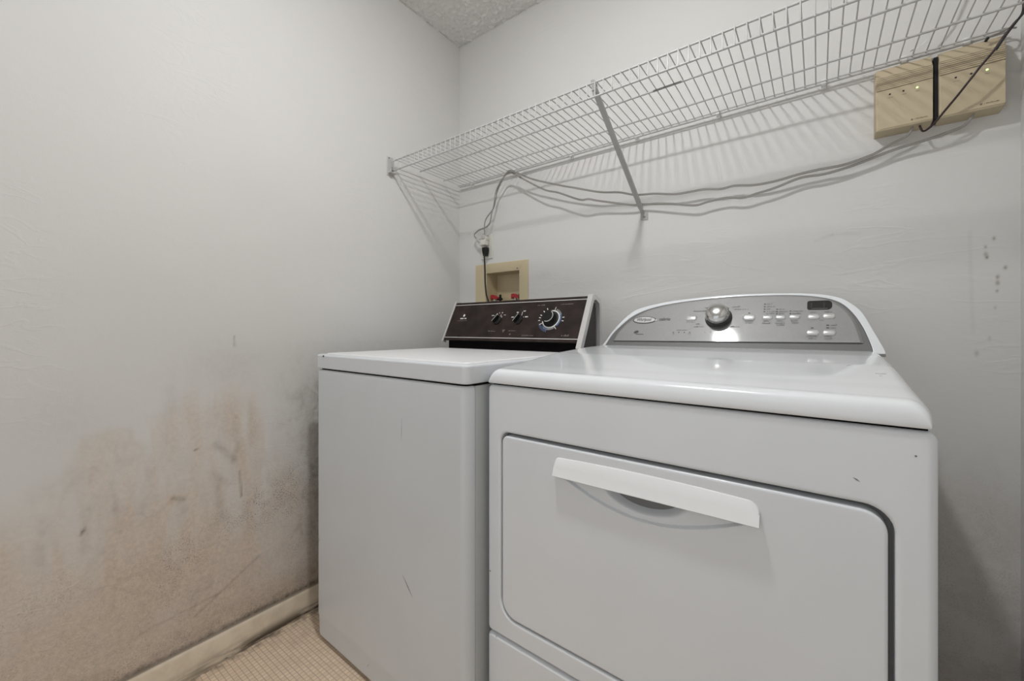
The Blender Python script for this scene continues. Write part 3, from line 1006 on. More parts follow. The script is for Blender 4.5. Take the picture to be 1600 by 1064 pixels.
# corners draw in slightly in plan
cn = np.clip(1 - V / 0.05, 0, 1)
Ux = U + np.sign(dw / 2 - U) * 0.007 * cn * cn * np.clip(1 - side_d / 0.05, 0, 1)
Vy = V - 0.003
tv = [(a, b, z) for a, b, z in zip(Ux.ravel(), Vy.ravel(), hh.ravel())]
nb = len(sb)
tf = [(i * nb + j, (i + 1) * nb + j, (i + 1) * nb + j + 1, i * nb + j + 1) for i in range(len(sa) - 1) for j in range(nb - 1)]
border = [i * nb for i in range(len(sa))] + [(len(sa) - 1) * nb + j for j in range(1, nb)] + [i * nb + nb - 1 for i in range(len(sa) - 2, -1, -1)] + [j for j in range(nb - 2, 0, -1)]
cen = (dw / 2, 0.33)
for (zz, ins) in ((0.8838, 0.0006), (0.8830, 0.0025), (0.8830, 0.02)):
    base = len(tv)
    for q in border:
        a, b, _ = tv[q]
        sx = ins if a < dw * 0.5 else -ins
        wx = min(1.0, abs(a - dw / 2) / (dw / 2))
        tv.append((a + sx * wx, b + ins * (1 if b < 0.3 else -1) * min(1.0, abs(b - 0.33) / 0.33), zz))
    prev = border if zz == 0.8838 else prev_idx
    n = len(border)
    cur = [base + q for q in range(n)]
    for q in range(n):
        r = (q + 1) % n
        tf.append((prev[q], prev[r], cur[r], cur[q]))
    prev_idx = cur
mk('top_cover', tv, tf, M['enamel_top'], D, 50)
for (p0, p1, w) in (((0.690, 0.190), (0.704, 0.192), 0.004), ((0.694, 0.172), (0.697, 0.171), 0.004), ((0.655, 0.26), (0.660, 0.26), 0.004)):
    (a0, b0), (a1, b1) = p0, p1
    loop = [(a0, b0), ((a0 + a1) / 2, b0 - w / 2), (a1, b1), ((a0 + a1) / 2, b0 + w / 2)]
    v, f = loft_vf([[(a, b, float(top_h(b + 0.003)) + h) for a, b in loop] for h in (-0.0008, 0.0004)])
    mk('smudge', v, f, M['scratch_light'], D, 0)

# --- arched console
PB0, PZ0, PT = 0.600, 0.955, 29.8
pc, ps = math.cos(R(PT)), math.sin(R(PT))
MID = dw / 2
def TP(u, v, w=0.0):
    return (MID + u, PB0 + 0.030 * u + v * ps - w * pc, PZ0 + v * pc + w * ps)
OUT = [(0.002, -0.008), (0.0085, -0.003), (0.0177, 0.0147), (0.0367, 0.0579), (0.0725, 0.1114), (0.112, 0.1438), (0.1953, 0.1657), (0.275, 0.1764), (0.3681, 0.183), (0.4541, 0.1838),
       (0.5334, 0.1808), (0.5924, 0.1753), (0.6341, 0.1655), (0.6607, 0.1525), (0.686, 0.1261), (0.7004, 0.1008), (0.715, 0.0601), (0.7257, 0.03), (0.7351, 0.003), (0.7365, -0.008)]
BEZ = [(0.0215, -0.003), (0.0236, 0.002), (0.04, 0.0427), (0.067, 0.0807), (0.1009, 0.1150), (0.1564, 0.1421), (0.2375, 0.1597), (0.3328, 0.1708), (0.4213, 0.1745), (0.5184, 0.1725),
       (0.5782, 0.1668), (0.6205, 0.157), (0.6475, 0.1435), (0.6669, 0.1229), (0.6853, 0.0899), (0.6992, 0.0529), (0.7099, 0.0120), (0.712, -0.003)]
FACE = [(0.0510, 0.0135), (0.060, 0.042), (0.085, 0.0775), (0.117, 0.1090), (0.166, 0.1345), (0.2415, 0.1525), (0.334, 0.1640), (0.4213, 0.1680), (0.517, 0.1662), (0.573, 0.1607),
        (0.610, 0.1515), (0.637, 0.1375), (0.6629, 0.1095), (0.679, 0.0713), (0.689, 0.0257), (0.6905, 0.0190)]
def arch(pts, d=0.0, sub=4):
    """smooth open outline left foot - crown - right foot, moved inward by d"""
    q = np.array([(p.x, p.y) for p in catmull([(a, b, 0) for a, b in pts], sub)])
    t = np.concatenate([[0], np.cumsum(np.hypot(*np.diff(q, axis=0).T))])
    u = np.linspace(0, t[-1], 90)
    q = [(float(a), float(b)) for a, b in zip(np.interp(u, t, q[:, 0]), np.interp(u, t, q[:, 1]))]
    if d == 0.0:
        return q
    out = []
    n = len(q)
    for i, (a, b) in enumerate(q):
        a0, b0 = q[max(i - 1, 0)]
        a1, b1 = q[min(i + 1, n - 1)]
        L = math.hypot(a1 - a0, b1 - b0)
        out.append((a + d * (b1 - b0) / L, b - d * (a1 - a0) / L if 0 < i < n - 1 else b))
    return out
def ring(pts, d, w):
    return [TP(a - MID, b, w) for a, b in arch(pts, d)]
def back_ring(pts, y_extra, zdrop):
    out = []
    for a, b in arch(pts):
        x, y, z = TP(a - MID, b, 0)
        out.append((x, max(0.672, y + 0.024) + y_extra, z - zdrop * max(0.0, min(1.0, b / 0.17))))
    return out
rings = [back_ring(OUT, 0.0, 0.014), back_ring(OUT, -0.006, 0.008), ring(OUT, 0.0, -0.016), ring(OUT, 0.0003, -0.004), ring(OUT, 0.0012, -0.0010),
         ring(OUT, 0.0026, 0.0), ring(BEZ, -0.0022, 0.0), ring(BEZ, -0.0010, -0.0006), ring(BEZ, -0.0007, -0.004)]
v, f = loft_vf(rings)
console = mk('console', v, f, M['enamel_top'], D, 40)
# silver bezel and raised silver face
v, f = loft_vf([ring(BEZ, 0.0, -0.006), ring(BEZ, 0.0, -0.0004), ring(BEZ, 0.0012, 0.0004)])
mk('panel_bezel', v, f, M['silver_dark'], console, 30)
v, f = loft_vf([ring(FACE, -0.0055, 0.0010), ring(FACE, -0.0012, 0.0036), ring(FACE, 0.0, 0.0044), ring(FACE, 0.0015, 0.0048)])
mk('control_panel', v, f, M['silver'], console, 30)
PW = 0.0050
def TPf(u, v, w=0.0):
    """panel coordinates as measured from the dryer's left edge"""
    return TP(u - MID, v, w)
# large chrome knob
mb = MB().add(*lathe_on(TPf, 0.364, 0.096, [(0.037, 0.0042), (0.037, 0.007), (0.0345, 0.009), (0.033, 0.022), (0.001, 0.022)], 48))
mb.build('knob_skirt', M['knobskirt'], console, 30)
prof = [(0.0315, 0.016), (0.0325, 0.024), (0.0318, 0.032), (0.0290, 0.039), (0.0240, 0.0435), (0.0160, 0.0465), (0.0080, 0.0475), (0.0005, 0.0478)]
mb = MB().add(*lathe_on(TPf, 0.364, 0.0975, prof, 48))
mb.add(*bar_on(TPf, 0.364, 0.0975, 40, 0.026, 0.036, 0.006, 0.018, 0.026))
mb.build('knob', M['knobmetal'], console, 60)
# push buttons: softly domed lozenges
def dome(u, v0, hw, hh_, h=0.0034):
    rings = []
    for d, z in ((0.0, PW - 0.001), (0.0006, PW + h * 0.45), (0.0020, PW + h * 0.8), (0.0045, PW + h)):
        s = d
        rings.append([TPf(a, b, z) for a, b in rrect(u - hw + s, u + hw - s, v0 - hh_ + s, v0 + hh_ - s, max(hh_ * 0.85 - s, 0.0012), 5)])
    return loft_vf(rings)
for (u, v0, hw, hh_) in ((0.2865, 0.0965, 0.0165, 0.0095), (0.4445, 0.0965, 0.0165, 0.0100),
                         (0.4890, 0.0955, 0.0130, 0.0075), (0.5205, 0.0955, 0.0130, 0.0075), (0.5525, 0.0960, 0.0130, 0.0075),
                         (0.5950, 0.0955, 0.0140, 0.0085), (0.6275, 0.0970, 0.0140, 0.0085),
                         (0.5935, 0.0465, 0.0145, 0.0085), (0.6280, 0.0465, 0.0145, 0.0085)):
    v, f = dome(u, v0, hw, hh_)
    mk('push_button', v, f, M['silver_btn'], console, 60)
# display window
lo = rrect(0.5805, 0.6345, 0.1175, 0.1465, [0.006, 0.011, 0.011, 0.006], 6)
v, f = loft_vf([[TPf(a, b, PW - 0.001) for a, b in lo], [TPf(a, b, PW + 0.0006) for a, b in lo]])
mk('display', v, f, M['lcd'], console, 30)
for u in (0.5885, 0.6160):
    mb = MB()
    flat(mb, TPf, u, u + 0.003, 0.1245, 0.1405, PW + 0.0008)
    mb.build('display_digit', M['lcd_seg'], console, 0)
mb = MB()
flat(mb, TPf, 0.590, 0.625, 0.1205, 0.1218, PW + 0.0008)
mb.build('display_edge_line', M['ink_soft'], console, 0)
# oval badge and its lettering
def oval(u, v0, ru, rv, w, n=40):
    return [TPf(u + ru * math.cos(2 * PI * i / n), v0 + rv * math.sin(2 * PI * i / n), w) for i in range(n)]
LU, LV = 0.1400, 0.0925
v, f = loft_vf([oval(LU, LV, 0.0385, 0.0140, PW - 0.001), oval(LU, LV, 0.0385, 0.0140, PW + 0.0008), oval(LU, LV, 0.0360, 0.0120, PW + 0.0012)])
mk('badge_rim', v, f, M['ink'], console, 30)
v, f = loft_vf([oval(LU, LV, 0.0355, 0.0115, PW + 0.0008), oval(LU, LV, 0.0350, 0.0112, PW + 0.0016)])
mk('badge', v, f, M['silver_btn'], console, 30)
def text_on(body, u, v0, size, mat, name, w, shear=0.0, xs=1.0):
    vv, ff = text_vf(body, size, shear)
    stuff(MB().add([TPf(u + a * xs, v0 + b, w) for a, b, c in vv], ff).build(name, mat, console, 0))
text_on('Whirlpool', LU - 0.001, LV + 0.0005, 0.0165, M['ink'], 'badge_lettering', PW + 0.0019, 0.25, 0.70)
text_on('cabrio', 0.2060, 0.0945, 0.0165, M['ink'], 'series_lettering', PW + 0.0004, 0.1, 0.85)
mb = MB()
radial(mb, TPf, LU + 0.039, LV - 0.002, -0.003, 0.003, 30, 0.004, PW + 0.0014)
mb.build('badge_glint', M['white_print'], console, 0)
# small oval feature mark with a caption
mb = MB()
mb.add([TPf(0.1215 + 0.0085 * math.cos(a) * 0.9 - 0.002 * math.sin(a), 0.0465 + 0.0048 * math.sin(a) + 0.003 * math.cos(a), PW + 0.0004) for a in [2 * PI * i / 18 for i in range(18)]], [tuple(range(18))])
words(mb, TPf, 0.1215, 0.0365, 0.027, 0.0042, PW + 0.0004, 2)
stuff(mb.build('feature_mark', M['ink'], console, 0))
# indicator dots and captions
mb = MB()
def dot(u, v0, ru, rv):
    mb.add([TPf(u + ru * math.cos(2 * PI * i / 10), v0 + rv * math.sin(2 * PI * i / 10), PW + 0.0004) for i in range(10)], [tuple(range(10))])
for u in (0.2396, 0.2562, 0.2724, 0.2880):
    dot(u, 0.0455, 0.0020, 0.0020)
for v0 in (0.1405, 0.1318, 0.1234, 0.1152):
    dot(0.4812, v0, 0.0021, 0.0021)
for v0 in (0.1222, 0.1140, 0.1072):
    dot(0.5115, v0, 0.0021, 0.0021)
for v0 in (0.1150, 0.1070):
    dot(0.5432, v0, 0.0021, 0.0021)
dot(0.4435, 0.1115, 0.0024, 0.0020)
dot(0.5926, 0.0610, 0.0034, 0.0020)
dot(0.6252, 0.0690, 0.0034, 0.0020)
dot(0.6252, 0.0610, 0.0034, 0.0020)
stuff(mb.build('indicator_marks', M['ink'], console, 0))
mb = MB()
CAP = [(0.486, 0.1388, 0.012), (0.486, 0.1300, 0.020), (0.486, 0.1216, 0.012), (0.486, 0.1134, 0.024), (0.486, 0.1064, 0.020),
       (0.516, 0.1205, 0.013), (0.516, 0.1122, 0.022), (0.516, 0.1054, 0.012), (0.548, 0.1133, 0.023), (0.548, 0.1052, 0.019),
       (0.587, 0.1085, 0.013), (0.619, 0.1085, 0.015), (0.607, 0.0830, 0.010), (0.632, 0.0675, 0.012), (0.632, 0.0595, 0.010),
       (0.481, 0.0815, 0.016), (0.478, 0.0745, 0.020), (0.512, 0.0815, 0.016), (0.509, 0.0745, 0.022), (0.513, 0.0685, 0.018), (0.543, 0.0815, 0.018), (0.545, 0.0755, 0.017),
       (0.580, 0.0335, 0.026), (0.585, 0.0270, 0.017), (0.618, 0.0335, 0.017), (0.619, 0.0270, 0.018),
       (0.274, 0.0805, 0.026), (0.434, 0.0825, 0.022), (0.436, 0.0765, 0.018),
       (0.322, 0.1315, 0.024), (0.288, 0.1205, 0.042), (0.398, 0.1325, 0.020), (0.404, 0.1235, 0.018), (0.425, 0.1235, 0.016),
       (0.302, 0.0735, 0.012), (0.298, 0.0640, 0.012), (0.314, 0.0640, 0.010), (0.398, 0.0640, 0.024), (0.249, 0.0525, 0.030),
       (0.236, 0.0385, 0.008), (0.284, 0.0385, 0.008), (0.330, 0.0455, 0.003), (0.346, 0.0455, 0.003), (0.380, 0.0455, 0.012)]
for u, v0, L in CAP:
    words(mb, TPf, u, v0, L, 0.0042, PW + 0.0004, 6)
stuff(mb.build('captions', M['ink_soft'], console, 0))

# ================================================================== WIRE SHELF
SZ, SF, SLIP = 1.7182, 0.4156, 0.0408
shelf = empty('wire_shelf', (0.92, -0.0, SZ), 'long white wire closet shelf on the back wall above both machines', 'shelf')
def S(x, y, z):
    return (x - 0.92, y, z - SZ)
X0, X1 = 0.018, 1.814
wr = 0.0016
def rail(name, y, z, r, x0=X0, x1=X1):
    v, f = tube_vf([S(x0, y, z), S(x1, y, z)], r, 10)
    return mk(name, v, f, M['wire'], shelf, 40)
rail('front_rail', -SF, SZ, 0.0028, 0.006, XR - 0.005)
rail('lip_rail', -SF, SZ - SLIP, 0.0030, 0.006, XR - 0.005)
s3 = rail('support_wire', -0.2709, SZ, 0.0030)
rail('support_wire', -0.1253, SZ, 0.0028)
rail('back_rail', -0.0150, SZ - 0.001, 0.0032)
rail('back_rail', -0.0290, SZ + 0.0005, 0.0022)
# deck wires: welded on top, bent down over the front rail to the lip rail
top = SZ + 0.0036
pts = [S(0, -0.012, top), S(0, -SF + 0.006, top), S(0, -SF - 0.0005, top - 0.0002), S(0, -SF - 0.0042, top - 0.004), S(0, -SF - 0.0046, SZ - SLIP - 0.004)]
v, f = tube_vf([(0, p[1], p[2]) for p in pts], wr, 6)
w0 = mk('deck_wire', v, f, M['wire'], shelf, 50)
first = True
for k in range(-36, 35):
    x = 0.9428 + 0.0254 * k
    o = w0 if first else w0.copy()
    if not first:
        COL.objects.link(o)
    first = False
    o.parent = shelf
    o.location = (x - 0.92, 0, 0)
# black scuffed stretch on the middle wire
v, f = tube_vf([S(1.055, -0.2709, SZ), S(1.063, -0.2709, SZ), S(1.14, -0.2709, SZ), S(1.155, -0.2709, SZ)], 0.0031, 8, 1, 1.0, lambda t: 0.86 if t < 0.05 or t > 0.95 else 1.0)
o = mk('scuffed_section', v, f, M['scuff'], shelf, 40)
o['label'] = 'black scuff on the middle wire'
# end brackets on the side walls
for sgn, xw in ((1, 0.0), (-1, XR)):
    mb = MB()
    mb.add(*box_vf(0.0005, 0.0035, -0.436, -0.404, 1.657, 1.736, 0.001, 1))
    mb.add(*box_vf(0.0005, 0.022, -0.434, -0.400, 1.6655, 1.6695, 0.001, 1))
    mb.add(*box_vf(0.0175, 0.0215, -0.4245, -0.4225, 1.668, 1.729, 0.0008, 1))
    mb.add(*box_vf(0.0005, 0.0215, -0.4245, -0.4225, 1.668, 1.690, 0.0008, 1))
    vv = [S(xw + sgn * x, y, z) for x, y, z in mb.v]
    mk('end_bracket', vv, mb.f, M['wire'], shelf, 30)
    mb = MB()
    vv, ff = lathe_vf([(0.0025, 0.0), (0.0025, 0.002), (0.001, 0.0028)], 10)
    for zz in (1.731,):
        mb.add([S(xw + sgn * (z + 0.003), -0.4275 + x, zz + y) for x, y, z in vv], ff)
    mb.build('screw', M['screw'], shelf, 30)
# diagonal support brace to the wall
BX = 0.9428 - 0.006
mb = MB()
brp = [(-0.411, SZ - 0.014), (-0.020, 1.449)]
def channel(p0, p1, w, h):
    (y0, z0), (y1, z1) = p0, p1
    dy, dz = y1 - y0, z1 - z0
    L = math.hypot(dy, dz)
    ny, nz = -dz / L, dy / L      # up-normal in the y-z plane
    rings = []
    for (y, z) in (p0, p1):
        prof = [(-w / 2, -h / 2), (w / 2, -h / 2), (w / 2, h / 2), (w / 2 - 0.0018, h / 2), (w / 2 - 0.0018, -h / 2 + 0.002), (-w / 2 + 0.0018, -h / 2 + 0.002), (-w / 2 + 0.0018, h / 2), (-w / 2, h / 2)]
        rings.append([S(BX + a, y + b * ny, z + b * nz) for a, b in prof])
    return loft_vf(rings)
mb.add(*channel(brp[0], brp[1], 0.0150, 0.009))
mb.add([S(*p) for p in [(BX - 0.008, -0.013, 1.411), (BX + 0.014, -0.013, 1.411)]], [])
mb.v = mb.v[:-2]
v, f = box_vf(BX - 0.0075, BX + 0.0195, -0.0022, -0.0002, 1.409, 1.437, 0.0007, 1)
mb.add([S(*p) for p in v], f)
# bent tongue joining channel and foot
v, f = loft_vf([[S(BX + a, y, z) for a in (-0.0065, 0.0065) for (y, z) in ()] or [S(BX - 0.0065, y, z), S(BX + 0.0065, y, z), S(BX + 0.0065, y + dy, z + dz), S(BX - 0.0065, y + dy, z + dz)]
                for (y, z, dy, dz) in ((-0.040, 1.4580, 0.001, 0.002), (-0.014, 1.4420, 0.001, 0.002), (-0.0030, 1.4330, 0.0018, 0.0015), (-0.0026, 1.420, 0.0022, 0.0))])
mb.add(v, f)
# hooked head over the front rail
hk = [(-0.407, SZ - 0.030), (-0.4205, SZ + 0.0075), (-0.394, SZ + 0.0040), (-0.396, SZ - 0.024)]
v, f = loft_vf([[S(BX - 0.0075, y, z) for y, z in hk], [S(BX + 0.0020, y, z) for y, z in hk]])
mb.add(v, f)
M['brace'] = simple('painted_steel_brace', (0.42, 0.415, 0.40), 0.4)
mb.build('support_brace', M['brace'], shelf, 30)
vv, ff = lathe_vf([(0.0042, 0.0), (0.0042, 0.0016), (0.0015, 0.0026)], 12)
MB().add([S(BX + 0.006 + x, -0.0022 - z, 1.4225 + y) for x, y, z in vv], ff).build('screw', M['screw'], shelf, 30)
# plastic wall clips that hold the back rail
for x in (0.099, 0.3524, 0.6461, 0.9183, 1.1914, 1.4692, 1.6382, 1.7518):
    mb = MB()
    vv, ff = box_vf(x - 0.006, x + 0.006, -0.0095, -0.0003, SZ - 0.012, SZ + 0.016, 0.002, 2)
    mb.add([S(*p) for p in vv], ff)
    rings = []
    for i in range(11):
        a = R(150 + 240 * i / 10)
        rings.append([S(x + dx, -0.0150 + rr * math.cos(a), SZ - 0.001 + rr * math.sin(a)) for dx, rr in ((-0.005, 0.0034), (0.005, 0.0034), (0.005, 0.0062), (-0.005, 0.0062))])
    mb.add(*loft_vf(rings))
    vv, ff = lathe_vf([(0.0035, 0.0), (0.0035, 0.004), (0.0015, 0.006)], 10)
    mb.add([S(x + 0.0 + a, -0.0095 - c, SZ + 0.010 + b) for a, b, c in vv], ff)
    mb.build('wall_clip', M['clip'], shelf, 40)

# ================================================================== BEIGE CONTROL BOXES
def control_box(x0, x1, label, top_z, strip=False):
    o = empty('control_box', ((x0 + x1) / 2, 0, 1.531), label, 'control box', 0, 'beige control boxes')
    hx = (x1 - x0) / 2
    zt = top_z - 1.531
    # profile in y-z: flat back, chamfered top, slightly hooked bottom
    prof = [(-0.0002, 0.0), (-0.041, 0.0035), (-0.0425, 0.0055), (-0.0425, zt - 0.029), (-0.0415, zt - 0.027), (-0.0290, zt - 0.003), (-0.026, zt), (-0.0002, zt)]
    rings = []
    for x, s in ((-hx, 0.004), (-hx + 0.0018, 0.001), (-hx + 0.004, 0.0), (hx - 0.004, 0.0), (hx - 0.0018, 0.001), (hx, 0.004)):
        rings.append([(x, max(min(y + s, -0.0002), -1) if y < -0.01 else y, z + (s * 0.5 if z < 0.01 else (-s if z > zt - 0.01 else 0))) for y, z in prof])
    v, f = loft_vf(rings)
    mk('housing', v, f, M['beige'], o, 30)
    # ribbed sounder grille: raised bars above dark grooves
    gz0, gz1 = 1.641 - 1.531, zt - 0.031
    n = 7
    v, f = box_vf(-hx + 0.002, hx - 0.0015, -0.0429, -0.0415, gz0 - 0.001, gz1 + 0.001)
    mk('grille_recess', v, f, M['beige_dark'], o, 0)
    for i in range(n):
        z0 = gz0 + (gz1 - gz0) * i / n
        v, f = box_vf(-hx + 0.001, hx - 0.001, -0.0440, -0.0420, z0 + 0.0006, z0 + (gz1 - gz0) / n - 0.0004, 0.0005, 1)
        mk('grille_rib', v, f, M['beige'], o, 30)
    # raised lower fascia
    loop = rrect(-hx + 0.0055, hx - 0.0015, 0.0075, 1.6385 - 1.531, [0.001, 0.001, 0.001, 0.005], 4)
    v, f = loft_vf([[(a, -0.042, b) for a, b in loop], [(a, -0.0438, b) for a, b in loop]])
    mk('fascia', v, f, M['beige'], o, 30)
    for u, lit in ((-0.0265, 0), (-0.0005, 0), (0.0252, 1)):
        vv, ff = lathe_vf([(0.0022, 0.0), (0.0022, 0.0006), (0.0014, 0.0012)], 12)
        MB().add([(u + a, -0.0437 - c, 0.0952 + b) for a, b, c in vv], ff).build('green_light' if lit else 'dark_light', M['led'] if lit else M['dark_dot'], o, 30)
    if strip:
        v, f = box_vf(-hx - 0.0082, -hx - 0.0002, -0.038, -0.001, 0.004, zt - 0.012, 0.0006, 1)  # added black filler that makes the gap between the boxes dark
        mk('dark_gap_filler', v, f, M['black'], o, 30)
    def TB(u, v, w):
        return (u, -0.0438 - w, v)
    mb = MB()
    for u, L in ((-0.031, 0.011), (-0.005, 0.010), (0.022, 0.007)):
        words(mb, TB, u, 0.0855, L, 0.0018, 0.0003, 4)
    stuff(mb.build('captions', M['beige_dark'], o, 0))
    mb = MB()
    words(mb, TB, 0.020, 0.0145, 0.025, 0.0026, 0.0003, 7)
    mb.add([TB(0.0155 + 0.0024 * math.cos(2 * PI * i / 12), 0.0156 + 0.0024 * math.sin(2 * PI * i / 12), 0.0003) for i in range(12)], [tuple(range(12))])
    stuff(mb.build('maker_mark', M['beige_dark'], o, 0))
    return o
control_box(1.5795, 1.6890, 'left beige plastic control box with green light, grey cable leaving underneath', 1.7040)
control_box(1.6985, 1.8095, 'right beige plastic control box with green light, crossed by the dark cord', 1.7050, True)

# ================================================================== OUTLET, SUPPLY BOX
outlet = empty('wall_outlet', (0.186, 0, 1.40), 'ivory duplex wall outlet between the shelf and the recessed supply box', 'outlet')
loop0 = rrect(-0.035, 0.035, -0.057, 0.057, 0.004, 4)
v, f = loft_vf([[(a, -0.0003, b) for a, b in loop0], [(a, -0.004, b) for a, b in loop0], [(a * 0.95, -0.006, b * 0.97) for a, b in loop0]])
mk('cover_plate', v, f, M['ivory'], outlet, 30)
for dz in (0.020, -0.020):
    lp = rrect(-0.0165, 0.0165, dz - 0.0135, dz + 0.0135, 0.009, 5)
    v, f = loft_vf([[(a, -0.005, b) for a, b in lp], [(a, -0.0078, b) for a, b in lp]])
    s = mk('socket', v, f, M['ivory'], outlet, 30)
    mb = MB()
    for dx in (-0.006, 0.006):
        mb.add(*box_vf(dx - 0.001, dx + 0.001, -0.0082, -0.0075, dz - 0.001, dz + 0.007))
    stuff(mb.build('slots', M['gap'], s, 0))
vv, ff = lathe_vf([(0.003, 0.0), (0.003, 0.001), (0.001, 0.0018)], 12)
MB().add([(a, -0.006 - c, b) for a, b, c in vv], ff).build('screw', M['screw'], outlet, 30)

sbx = empty('supply_box', (0.28, 0, 1.08), 'yellowed plastic washer supply box set into the back wall behind the brown control panel', 'supply box')
def Q(x, y, z):
    return (x - 0.28, y, z - 1.08)
FR = (0.1134, 0.4249, 1.085, 1.3187)
IN = (0.1835, 0.3765, 1.112, 1.2740)
rings = []
for d, y in ((0.0, -0.0004), (0.0, -0.0035), (0.002, -0.0050)):
    rings.append([Q(a, y, b) for a, b in rrect(FR[0] + d, FR[1] - d, FR[2] + d, FR[3] - d, 0.003, 3)])
for d, y in ((0.0015, -0.0050), (0.0, -0.004), (0.0, 0.078)):
    rings.append([Q(a, y, b) for a, b in rrect(IN[0] - d, IN[1] + d, IN[2] - d, IN[3] + d, 0.003, 3)])
v, f = loft_vf(rings, False, True)
mk('recessed_housing', v, f, M['yellowed'], sbx, 30)
vv, ff = lathe_vf([(0.003, 0.0), (0.003, 0.001), (0.001, 0.0018)], 12)
MB().add([Q(0.366 + a, -0.005 - c, 1.2835 + b) for a, b, c in vv], ff).build('screw', M['rust'], sbx, 30)
for vx, dark in ((0.2060, True), (0.3300, False)):
    mb = MB()
    yv = 0.030
    vv, ff = lathe_vf([(0.009, 0.0), (0.009, 0.028), (0.011, 0.029), (0.011, 0.036), (0.006, 0.038), (0.006, 0.046)], 14)
    mb.add([Q(vx + a, yv + b, 1.113 + c) for a, b, c in vv], ff)
    v, f = tube_vf([Q(vx, yv, 1.128), Q(vx, yv - 0.02, 1.128), Q(vx, yv - 0.026, 1.124), Q(vx, yv - 0.027, 1.114)], 0.008, 12, 2)
    mb.add(v, f)
    valve = mb.build('shutoff_valve', M['brass'], sbx, 40)
    rings = []
    for i in range(9):
        t = i / 8
        wdt = 0.010 - 0.004 * t
        rings.append([Q(vx - 0.018 + 0.042 * t, yv + q * wdt, 1.1600 + 0.004 * math.sin(t * 5) + p * (0.0105 - 0.005 * t)) for q, p in ((-1, -1), (1, -1), (1.05, 0), (1, 1), (-1, 1), (-1.05, 0))])
    v, f = loft_vf(rings)
    mk('red_handle', v, f, M['red'], valve, 50)
    mb = MB()
    if dark:
        mb.add(*tube_vf([Q(vx + 0.034, yv, 1.135), Q(vx + 0.035, yv, 1.168), Q(vx + 0.0345, yv, 1.172)], 0.0055, 10))
        mb.add(*tube_vf([Q(vx + 0.020, yv - 0.004, 1.150), Q(vx + 0.048, yv - 0.004, 1.1505)], 0.0055, 10))
    else:
        mb.add(*tube_vf([Q(vx + 0.026, yv - 0.002, 1.135), Q(vx + 0.027, yv - 0.002, 1.170)], 0.006, 10))
    mb.build('black_fitting', M['black'], valve, 40)

# ================================================================== CABLES AND CORDS
def cable(name, pts, r, mat, label, cat, group=None, sub=5, parent=None, twin=False):
    mb = MB()
    if twin:
        for dz in (-r * 0.85, r * 0.85):
            mb.add(*tube_vf([(p[0], p[1], p[2] + dz) for p in pts], r, 8, sub))
    else:
        mb.add(*tube_vf(pts, r, 8, sub))
    o = mb.build(name, mat, parent, 60)
    if label:
        tag(o, label, cat, group)
    return o

PA = [(0.1826, -0.03, 1.4502), (0.1926, -0.03, 1.4592), (0.1951, -0.0337, 1.4944), (0.2109, -0.0375, 1.5272), (0.255, -0.0413, 1.5635), (0.2748, -0.045, 1.6061), (0.2838, -0.0488, 1.6308), (0.309, -0.0525, 1.6681), (0.3389, -0.0562, 1.6995), (0.3632, -0.06, 1.7080), (0.3896, -0.059, 1.6960), (0.4106, -0.058, 1.6860), (0.4854, -0.057, 1.6443), (0.6099, -0.056, 1.5939), (0.6894, -0.055, 1.5653), (0.7879, -0.0473, 1.5319), (0.8615, -0.0397, 1.5181), (0.9214, -0.034, 1.4983), (0.9889, -0.031, 1.4903), (1.0642, -0.03, 1.4746), (1.1481, -0.0298, 1.473), (1.2031, -0.0297, 1.4639), (1.2428, -0.0295, 1.466), (1.2976, -0.0294, 1.4566), (1.3531, -0.0292, 1.4572), (1.4058, -0.0291, 1.4642), (1.4566, -0.0289, 1.4675), (1.5112, -0.0288, 1.4678), (1.5596, -0.0286, 1.4769), (1.5846, -0.0285, 1.4852), (1.612, -0.0283, 1.5004), (1.6411, -0.0282, 1.5126), (1.6544, -0.028, 1.5312)]
PBb = [(0.1568, -0.035, 1.4312), (0.133, -0.0358, 1.4572), (0.1502, -0.0367, 1.473), (0.1752, -0.0395, 1.4799), (0.2061, -0.0423, 1.4828), (0.2356, -0.0432, 1.4999), (0.2494, -0.046, 1.5382), (0.266, -0.050, 1.5786), (0.2806, -0.054, 1.6317), (0.3061, -0.057, 1.6647), (0.3342, -0.0545, 1.6942), (0.3587, -0.054, 1.7020), (0.3912, -0.055, 1.6872), (0.4177, -0.055, 1.6681), (0.5402, -0.055, 1.5902), (0.6093, -0.055, 1.5631), (0.7034, -0.055, 1.5173), (0.7448, -0.055, 1.5112), (0.7857, -0.0425, 1.4993), (0.9007, -0.028, 1.4679), (0.9539, -0.022, 1.4619), (1.0487, -0.028, 1.4432), (1.1238, -0.028, 1.4251), (1.1664, -0.028, 1.4301), (1.2205, -0.028, 1.4322), (1.2641, -0.028, 1.4235), (1.3052, -0.028, 1.4295), (1.353, -0.028, 1.4375), (1.4135, -0.028, 1.4533), (1.467, -0.026, 1.4525), (1.5113, -0.025, 1.4580), (1.5597, -0.024, 1.4690), (1.6214, -0.024, 1.4853), (1.6757, -0.026, 1.4928), (1.7146, -0.028, 1.5001), (1.7443, -0.028, 1.5097), (1.7612, -0.028, 1.5312)]
ca = cable('power_cable', PA, 0.0021, M['graycable'], 'upper grey cable sagging from the left beige box over the shelf wire to the outlet', 'cable', 'grey cables', twin=True)
cb = cable('power_cable', PBb, 0.0021, M['graycable'], 'lower grey cable sagging from the right beige box to the looped plug at the outlet', 'cable', 'grey cables', twin=True)
